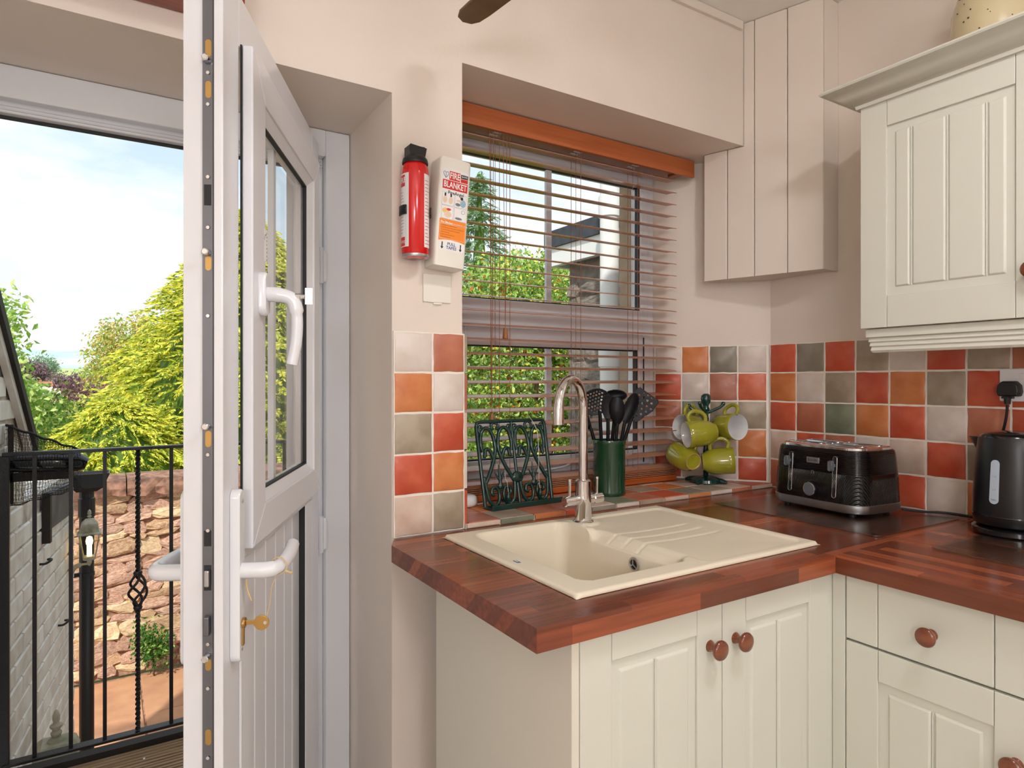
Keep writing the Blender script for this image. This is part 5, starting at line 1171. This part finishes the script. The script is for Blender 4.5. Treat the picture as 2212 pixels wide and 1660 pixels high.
while z < 1.33:
    h_ = random.choice((.05, .065, .08, .10, .12)); x = -.85 + random.uniform(0, .1)
    while x < 1.35 and ns < 299:
        w_ = random.uniform(.10, .26); v_ = random.randrange(9); mk = random.choice('aabbc')
        if (v_, mk) not in smm: me = sms[v_].me('stone'); me.materials.append(M['stone_' + mk]); smm[(v_, mk)] = me
        ob = bpy.data.objects.new('stone', smm[(v_, mk)]); C.objects.link(ob); ob.parent = gw; ns += 1
        ob.location = (x + w_ / 2, .03, z + h_ / 2 + random.uniform(-.008, .008)); ob.scale = (w_ * 1.12, 1 + random.uniform(-.4, .6), h_ * 1.2); ob.rotation_euler = (random.uniform(-.05, .05), random.uniform(-.22, .12), 0)
        x += w_ + .004
    z += h_ * .97; rowi += 1
g = MB()
for k in range(170):
    x = random.choice((random.uniform(-2.2, -.85), random.uniform(1.35, 3.3))); q = sms[k % 9]; sc_ = (random.uniform(.12, .26), 1, random.uniform(.08, .13)); zz = random.uniform(.06, 1.3)
    g.add([(p[0] * sc_[0] + x, p[1] + .03, p[2] * sc_[2] + zz) for p in q.v], q.f)
o_ = obj('further_stones', g, 'stone_b', gw, world=False); o_['kind'] = 'stuff'
x = -2.2
while x < 3.4:
    w_ = random.uniform(.42, .75); g = MB(); n_ = 10
    r0, r1 = [], []
    rings = []
    for k in range(n_ + 1):
        t = k / n_; xx_ = x + .004 + (w_ - .008) * t; jb_ = random.uniform(-.012, .012); jt = random.uniform(-.006, .006)
        rings.append([(xx_, -.045 + jb_, 1.365 + jb_), (xx_, -.055 + jb_ * .5, 1.42), (xx_, -.04 + jt, 1.48), (xx_, .1, 1.505 + jt), (xx_, .36, 1.49), (xx_, .36, 1.37)])
    g.loft(rings); obj('coping_stone', g, 'coping', gw, world=False)
    x += w_
# paving
pv = struct(obj('floor_paving', MB().box(-3, 4, 2.1, YG + .02, GZ - .1, GZ - .012), 'mortar'), 'sandstone paved yard below the balcony')
ysl = [2.3, 2.95, 3.6, 4.26, 4.96, 5.64]; xsl = [-1.6, -.95, -.40, .21, .86, 1.5, 2.2]
for j in range(5):
    for i in range(6):
        o_ = obj('slab', MB().box(xsl[i] + .006, xsl[i + 1] - .006, ysl[j] + .006, ysl[j + 1] - .006, GZ - .03, GZ + random.uniform(-.008, .004)), 'slab', pv, bevel=.006)
# grounds beyond
ter = []
angs = [R(a) for a in range(-45, 75, 3)]
dist = [(6.1, .2), (9, -.6), (14, -2.0), (25, -4.2), (45, -5.2), (80, -4.0), (130, -1.2), (200, 1.0), (300, 4.5), (420, 6.2)]
vs = [(d_ * math.sin(a) , d_ * math.cos(a), z_ + (.006 * d_ * math.sin(a * 5 + d_ * .05) if d_ > 40 else 0)) for d_, z_ in dist for a in angs]
fs = [(i * len(angs) + j, i * len(angs) + j + 1, (i + 1) * len(angs) + j + 1, (i + 1) * len(angs) + j) for i in range(len(dist) - 1) for j in range(len(angs) - 1)]
me = bpy.data.meshes.new('ground'); me.from_pydata(vs, [], fs); go = struct(link('ground', me, 'meadow', smooth=80), 'pale green meadow falling away to the valley')
struct(obj('ground_bed', MB().box(-14, 14, YG + .345, 9.5, -1.3, -.35), 'soil'), 'planted bank behind the garden wall')
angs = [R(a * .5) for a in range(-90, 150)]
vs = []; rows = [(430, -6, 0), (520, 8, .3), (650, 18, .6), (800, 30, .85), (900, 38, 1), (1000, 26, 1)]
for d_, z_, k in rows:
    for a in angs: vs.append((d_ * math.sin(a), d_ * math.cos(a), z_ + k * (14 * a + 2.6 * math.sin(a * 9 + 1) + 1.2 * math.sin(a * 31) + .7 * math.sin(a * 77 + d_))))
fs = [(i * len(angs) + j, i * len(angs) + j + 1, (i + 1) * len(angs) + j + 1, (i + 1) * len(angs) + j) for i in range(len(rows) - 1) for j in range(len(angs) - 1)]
me = bpy.data.meshes.new('hills'); me.from_pydata(vs, [], fs); struct(link('hills', me, 'hazed_hill', smooth=80), 'long hazy hill ridge on the far horizon')

# ---------------------------------------------------------------- planting
def leaf_cloud(name, P, D, Wd_, Ln, mats, mi, parent, fold=.25):
    """P base points, D unit directions, each a folded diamond leaf"""
    n = len(P); Rn = rng.normal(size=(n, 3)); S_ = np.cross(D, Rn); S_ /= np.linalg.norm(S_, axis=1)[:, None] + 1e-9; U = np.cross(S_, D)
    Ln = np.broadcast_to(Ln, n)[:, None]; Wd_ = np.broadcast_to(Wd_, n)[:, None]
    mid = P + D * Ln * .45
    V = np.stack([P, mid + S_ * Wd_ * .5 + U * Wd_ * fold, P + D * Ln, mid - S_ * Wd_ * .5 + U * Wd_ * fold], 1).reshape(-1, 3)
    b = np.arange(n) * 4; Fc = np.concatenate([np.stack([b, b + 1, b + 2], 1), np.stack([b, b + 2, b + 3], 1)], 1).reshape(-1, 3)
    me = bpy.data.meshes.new(name); me.vertices.add(len(V)); me.vertices.foreach_set('co', V.ravel().astype(np.float32))
    me.loops.add(Fc.size); me.loops.foreach_set('vertex_index', Fc.ravel().astype(np.int32)); me.polygons.add(len(Fc)); me.polygons.foreach_set('loop_start', (np.arange(len(Fc)) * 3).astype(np.int32)); me.update(calc_edges=True)
    for k in mats: me.materials.append(M[k])
    me.polygons.foreach_set('material_index', np.repeat(mi, 2).astype(np.int32)); me.validate()
    o_ = bpy.data.objects.new(name, me); C.objects.link(o_); o_.parent = parent; o_.matrix_parent_inverse = wm(parent).inverted(); o_['kind'] = 'stuff'; return o_
def unit(v): return v / (np.linalg.norm(v, axis=-1, keepdims=True) + 1e-9)
def broadleaf(name, label, base, blobs, n, leaf, mats, probs, group=None, droop=.2, trunk=.06, cat='tree'):
    """blobs: (x,y,z,rx,ry,rz) crown lobes; leaves sit in tufts on the lobes"""
    t = thing(name, label, cat, base, 0, group)
    blobs = np.array(blobs, float); vol = blobs[:, 3] * blobs[:, 4] + blobs[:, 3] * blobs[:, 5]; pick = rng.choice(len(blobs), n // 12, p=vol / vol.sum())
    d = unit(rng.normal(size=(n // 12, 3))); r = rng.uniform(.55, 1.04, (n // 12, 1)) ** .6
    tuft = blobs[pick, :3] + d * r * blobs[pick, 3:]
    rad = leaf * 2.2
    P = np.repeat(tuft, 12, 0) + rng.normal(size=(len(tuft) * 12, 3)) * rad * .5
    D = unit(np.repeat(d, 12, 0) * .7 + rng.normal(size=P.shape) * .8 + np.array([0, 0, -droop]))
    mi = rng.choice(len(mats), len(P), p=probs); s = rng.uniform(.7, 1.3, len(P)) * leaf
    leaf_cloud('foliage', P, D, s * .5, s, mats, mi, t)
    if trunk:
        g = MB(); b0 = Vector(base); top = Vector(blobs[:, :3].mean(0)); g.tube([b0, b0.lerp(top, .5), top], [trunk, trunk * .8, trunk * .4], 8)
        for k in range(min(7, len(blobs))): q = Vector(blobs[k, :3]); g.tube([b0.lerp(top, .55), b0.lerp(top, .55).lerp(q, .5), q], [trunk * .45, trunk * .3, trunk * .1], 6)
        obj('trunk', g, 'bark', t)
    return t
def conifer(name, label, base, height, radius, n, mats, probs, spray=.34, group=None, power=.8, core=.74):
    t = thing(name, label, 'tree', base, 0, group); b = np.array(base)
    h = rng.uniform(0.02, 1, n) ** .85; a = rng.uniform(0, 2 * PI, n)
    rr_ = radius * (1 - h) ** power * rng.uniform(.72, 1.08, n) * (1 + .12 * np.sin(a * 5 + h * 17)) + .05
    O = b + np.stack([rr_ * np.cos(a), rr_ * np.sin(a), h * height], 1)
    out = np.stack([np.cos(a), np.sin(a), rng.uniform(-.35, .25, n)], 1); out = unit(out + rng.normal(size=out.shape) * .18)
    tan = unit(np.cross(out, np.array([0, 0, 1.0]) + rng.normal(size=out.shape) * .35))
    m = 23; sc_ = spray * rng.uniform(.6, 1.25, n) * (1 - .35 * h)
    Ps, Ds, Ls, Ms = [], [], [], []
    for k in range(m):
        f = (k // 2) / (m // 2); sgn = 1 if k % 2 else -1
        start = O - out * (sc_ * .5)[:, None] + out * (sc_ * f * .95)[:, None] + np.array([0, 0, -1.0]) * (sc_ * .22 * f * f)[:, None]
        dr = unit(out * .9 + tan * sgn * (.85 - .45 * f) + np.array([0, 0, -.25]) + rng.normal(size=out.shape) * .12)
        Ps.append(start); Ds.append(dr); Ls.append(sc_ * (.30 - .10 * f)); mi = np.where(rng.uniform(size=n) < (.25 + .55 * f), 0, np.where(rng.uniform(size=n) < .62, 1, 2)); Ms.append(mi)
    P = np.concatenate(Ps); D = np.concatenate(Ds); Ln = np.concatenate(Ls)
    leaf_cloud('foliage', P, D, Ln * .3, Ln, mats, np.concatenate(Ms), t, .1)
    obj('trunk', MB().tube([base, (base[0], base[1], base[2] + height * .9)], [.12, .02], 8), 'bark', t)
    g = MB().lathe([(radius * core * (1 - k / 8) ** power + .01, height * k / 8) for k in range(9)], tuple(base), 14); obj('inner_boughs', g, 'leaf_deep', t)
    return t
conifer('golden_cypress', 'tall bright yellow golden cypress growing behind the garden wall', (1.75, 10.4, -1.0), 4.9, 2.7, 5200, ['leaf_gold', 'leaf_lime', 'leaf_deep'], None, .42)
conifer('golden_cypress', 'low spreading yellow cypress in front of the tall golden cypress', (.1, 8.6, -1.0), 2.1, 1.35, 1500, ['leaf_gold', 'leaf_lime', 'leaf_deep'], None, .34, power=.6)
broadleaf('leafy_bush', 'light green leafy bush spreading beyond the outbuilding', (-.9, 9.6, -.9), [(-1.1, 9.8, .6, .8, .6, .7), (-.75, 9.5, .35, .6, .6, .6), (-1.35, 9.9, .9, .7, .6, .6), (-.45, 9.3, .1, .5, .5, .45), (-1.4, 9.6, -.1, .9, .6, .7), (-.6, 9.4, -.3, .8, .5, .4)], 9000, .085, ['leaf_green', 'leaf_pale', 'leaf_mid'], [.45, .35, .2], cat='bush')
broadleaf('leafy_bush', 'bright green sapling peeping over the outbuilding roof', (-1.35, 8.6, -.9), [(-1.04, 8.8, 2.0, .2, .3, .24), (-.95, 8.7, 1.5, .16, .3, .25), (-.9, 8.8, 1.05, .22, .3, .3)], 2000, .085, ['leaf_green', 'leaf_pale'], [.6, .4], trunk=.02, cat='bush')
broadleaf('feathery_bush', 'olive yellow feathery bush between the cypress and the purple bush', (.0, 15.4, -2.2), [(-.1, 15.4, .35, .9, .7, .6), (.5, 15.3, .55, .8, .7, .6), (.1, 15.2, -.3, 1.3, .7, .7), (-.4, 15.3, -.5, .9, .6, .6)], 6500, .10, ['leaf_olive', 'leaf_lime', 'leaf_mid'], [.6, .25, .15], cat='bush')
broadleaf('purple_bush', 'dark purple leaved bush in the middle of the garden', (-.3, 20.3, -3.2), [(-.4, 20.3, .58, 1.2, .8, .5), (.5, 20.3, .75, 1.2, .8, .5), (-1.1, 20.0, -.05, 1.0, .8, .7), (-1.3, 20, -.6, 1.0, .8, .6), (1.4, 20.4, .85, 1, .8, .5)], 6500, .14, ['leaf_purple', 'leaf_wine', 'leaf_ochre'], [.6, .3, .1], cat='bush')
broadleaf('weeping_tree', 'airy weeping tree turning ochre behind the golden cypress', (1.3, 30, -4), [(.9, 30, 3.0, 1.4, 1, .75), (2.2, 30, 3.3, 1.5, 1, .8), (.1, 30, 2.1, .8, .9, 1.0), (1.2, 30, 2.0, 1.3, .9, 1.0), (-.2, 30, 1.2, .6, .8, 1.0), (1.2, 29.5, .9, 1.7, .9, 1.1), (2.6, 30, 1.6, 1.5, 1, 1.5)], 15000, .15, ['leaf_ochre', 'leaf_olive', 'leaf_green'], [.5, .3, .2], droop=.9, trunk=.1)
broadleaf('hedge', 'green shrubbery filling the dip below the purple bush', (-1.2, 13.2, -2), [(-1.4, 13.2, .2, 1.1, .6, .7), (-2.0, 13.4, .7, 1.0, .6, .8), (-.5, 13.0, -.4, 1, .6, .6)], 4200, .11, ['leaf_pale', 'leaf_green', 'leaf_ochre'], [.4, .4, .2], cat='bush')
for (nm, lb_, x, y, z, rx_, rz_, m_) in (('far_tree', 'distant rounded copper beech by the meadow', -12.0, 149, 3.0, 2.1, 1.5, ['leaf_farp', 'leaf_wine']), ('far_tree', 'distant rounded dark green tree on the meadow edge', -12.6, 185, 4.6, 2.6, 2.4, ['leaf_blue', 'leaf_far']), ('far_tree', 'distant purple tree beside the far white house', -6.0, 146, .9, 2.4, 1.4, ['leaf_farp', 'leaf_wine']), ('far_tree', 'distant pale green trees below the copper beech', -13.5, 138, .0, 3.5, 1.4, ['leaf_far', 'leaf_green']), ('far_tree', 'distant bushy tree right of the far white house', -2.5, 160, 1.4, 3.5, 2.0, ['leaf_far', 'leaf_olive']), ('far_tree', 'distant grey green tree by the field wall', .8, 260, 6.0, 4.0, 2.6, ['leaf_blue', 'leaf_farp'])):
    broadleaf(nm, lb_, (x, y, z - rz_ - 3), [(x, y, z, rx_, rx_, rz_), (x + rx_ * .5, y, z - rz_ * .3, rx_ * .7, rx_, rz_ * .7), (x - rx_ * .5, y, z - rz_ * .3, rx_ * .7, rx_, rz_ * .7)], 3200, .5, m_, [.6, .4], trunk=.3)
hs = thing('far_house', 'tiny white house with a red roof down in the valley', 'house', (-8.6, 130, -.6), .3)
obj('walls', MB().box(-3, 3, -2, 2, 0, 4.4).prism_dir([(-2, 4.4), (2, 4.4), (0, 6.2)], lambda a, b, dd: (dd, a, b), -3, 3), 'house_white', hs, world=False)
obj('roof', MB().prism_dir([(-2.3, 4.3), (0, 6.4), (0, 6.7), (-2.5, 4.4)], lambda a, b, dd: (dd, a, b), -3.2, 3.2).prism_dir([(2.3, 4.3), (0, 6.4), (0, 6.7), (2.5, 4.4)], lambda a, b, dd: (dd, a, b), -3.2, 3.2), 'roof_tile', hs, world=False)
obj('chimney', MB().box(-2.6, -1.8, -.4, .4, 6, 7.6), 'roof_tile', hs, world=False)
obj('side_wing', MB().box(3.1, 7, -1.5, 1.5, 0, 2.9), 'house_white', hs, world=False)
hs.scale = (.3, .3, .3)
broadleaf('wall_creeper', 'small green creeper growing at the foot of the garden wall', (.30, 5.56, GZ), [(.285, 5.53, -.66, .09, .05, .10), (.325, 5.53, -.74, .07, .05, .08), (.24, 5.55, -.60, .05, .04, .05)], 900, .03, ['leaf_ivy', 'leaf_green'], [.75, .25], trunk=.006, cat='plant')
# seen through the window
broadleaf('apple_tree', 'dense green and yellow apple tree outside the kitchen window', (3.3, 4.75, -.9), [(2.4, 4.8, 0.9, 0.8, 0.5, 0.8), (3.0, 4.7, 1.5, 0.8, 0.5, 0.7), (3.6, 4.7, 1.2, 0.7, 0.5, 0.8), (2.6, 4.8, 0.2, 0.9, 0.5, 0.7), (3.5, 4.6, 0.3, 0.9, 0.5, 0.7), (3.4, 4.9, 2.0, 0.6, 0.45, 0.45), (4.1, 4.95, 1.6, 0.6, 0.5, 0.8), (2.1, 4.95, 1.6, 0.5, 0.4, 0.5), (3.2, 4.95, 1.9, 0.9, 0.4, 0.5)], 62000, .046, ['leaf_green', 'leaf_pale', 'leaf_mid', 'leaf_gold', 'berry'], [.36, .26, .22, .135, .025], trunk=.07)
conifer('larch', 'feathery blue green larch beyond the apple tree', (4.75, 8.5, -1), 5.4, 1.1, 900, ['leaf_far', 'leaf_mid', 'leaf_blue'], None, .4, core=.25)
broadleaf('hazel', 'light sprigs of a tall hazel rising above the apple tree', (4.0, 6.2, -.9), [(3.9, 6.0, 2.45, .5, .35, .3), (4.5, 6.2, 2.5, .45, .3, .3), (4.2, 6.1, 2.1, .7, .4, .4)], 1500, .05, ['leaf_olive', 'leaf_green', 'leaf_gold'], [.5, .3, .2], trunk=.03)
rw = thing('stone_wing', 'grey rubble stone wing with white fascia and dark flat roof outside the window', 'building', (2.9, 2.7, GZ))
obj('wing_core', MB().box(2.62, 4.4, 2.05, 3.45, GZ, 2.08), 'grey_mortar', rw)
smg = []
for v_ in range(5): me = sms[v_].me('stone'); me.materials.append(M['grey_stone']); smg.append(me)
z = GZ + .6
while z < 2.06:
    h_ = random.choice((.10, .13, .16)); y = 2.08
    if z + h_ > 2.08: break
    while y < 3.42:
        w_ = min(random.uniform(.16, .36), 3.45 - y)
        if w_ > .05:
            ob = bpy.data.objects.new('stone', random.choice(smg)); C.objects.link(ob); ob.parent = rw; ob.matrix_parent_inverse = wm(rw).inverted(); ob.location = (2.618, y + w_ / 2, z + h_ / 2); ob.rotation_euler = (0, 0, R(-90)); ob.scale = (w_ * 1.02, .8, h_ * 1.06)
        y += w_ + .003
    z += h_
obj('fascia', MB().box(2.52, 2.56, 2.02, 3.56, 2.07, 2.19).box(2.56, 4.4, 3.52, 3.56, 2.07, 2.19), 'white_pipe', rw)
obj('flat_roof', MB().add([(2.50, 2.02, 2.19), (4.45, 2.02, 2.19), (4.45, 3.58, 2.19), (2.50, 3.58, 2.19), (2.50, 2.02, 2.30), (4.45, 2.02, 2.62), (4.45, 3.58, 2.62), (2.50, 3.58, 2.30)], [(0, 3, 2, 1), (4, 5, 6, 7), (0, 1, 5, 4), (2, 3, 7, 6), (0, 4, 7, 3), (1, 2, 6, 5)]), 'felt', rw)
sp2 = thing('soil_pipe', 'white plastic soil pipe rising in front of the stone wing', 'pipe', (2.42, 2.815, GZ))
obj('pipe', MB().lathe([(.054, 0), (.054, 4.4)], (0, 0, 0), 24), 'white_pipe', sp2, world=False, smooth=60)
for z in (3.15, 2.3, 1.2): obj('pipe_socket', MB().lathe([(.0545, z), (.063, z + .004), (.063, z + .12), (.0545, z + .125)], (0, 0, 0), 24), 'white_pipe', sp2, world=False, smooth=40)
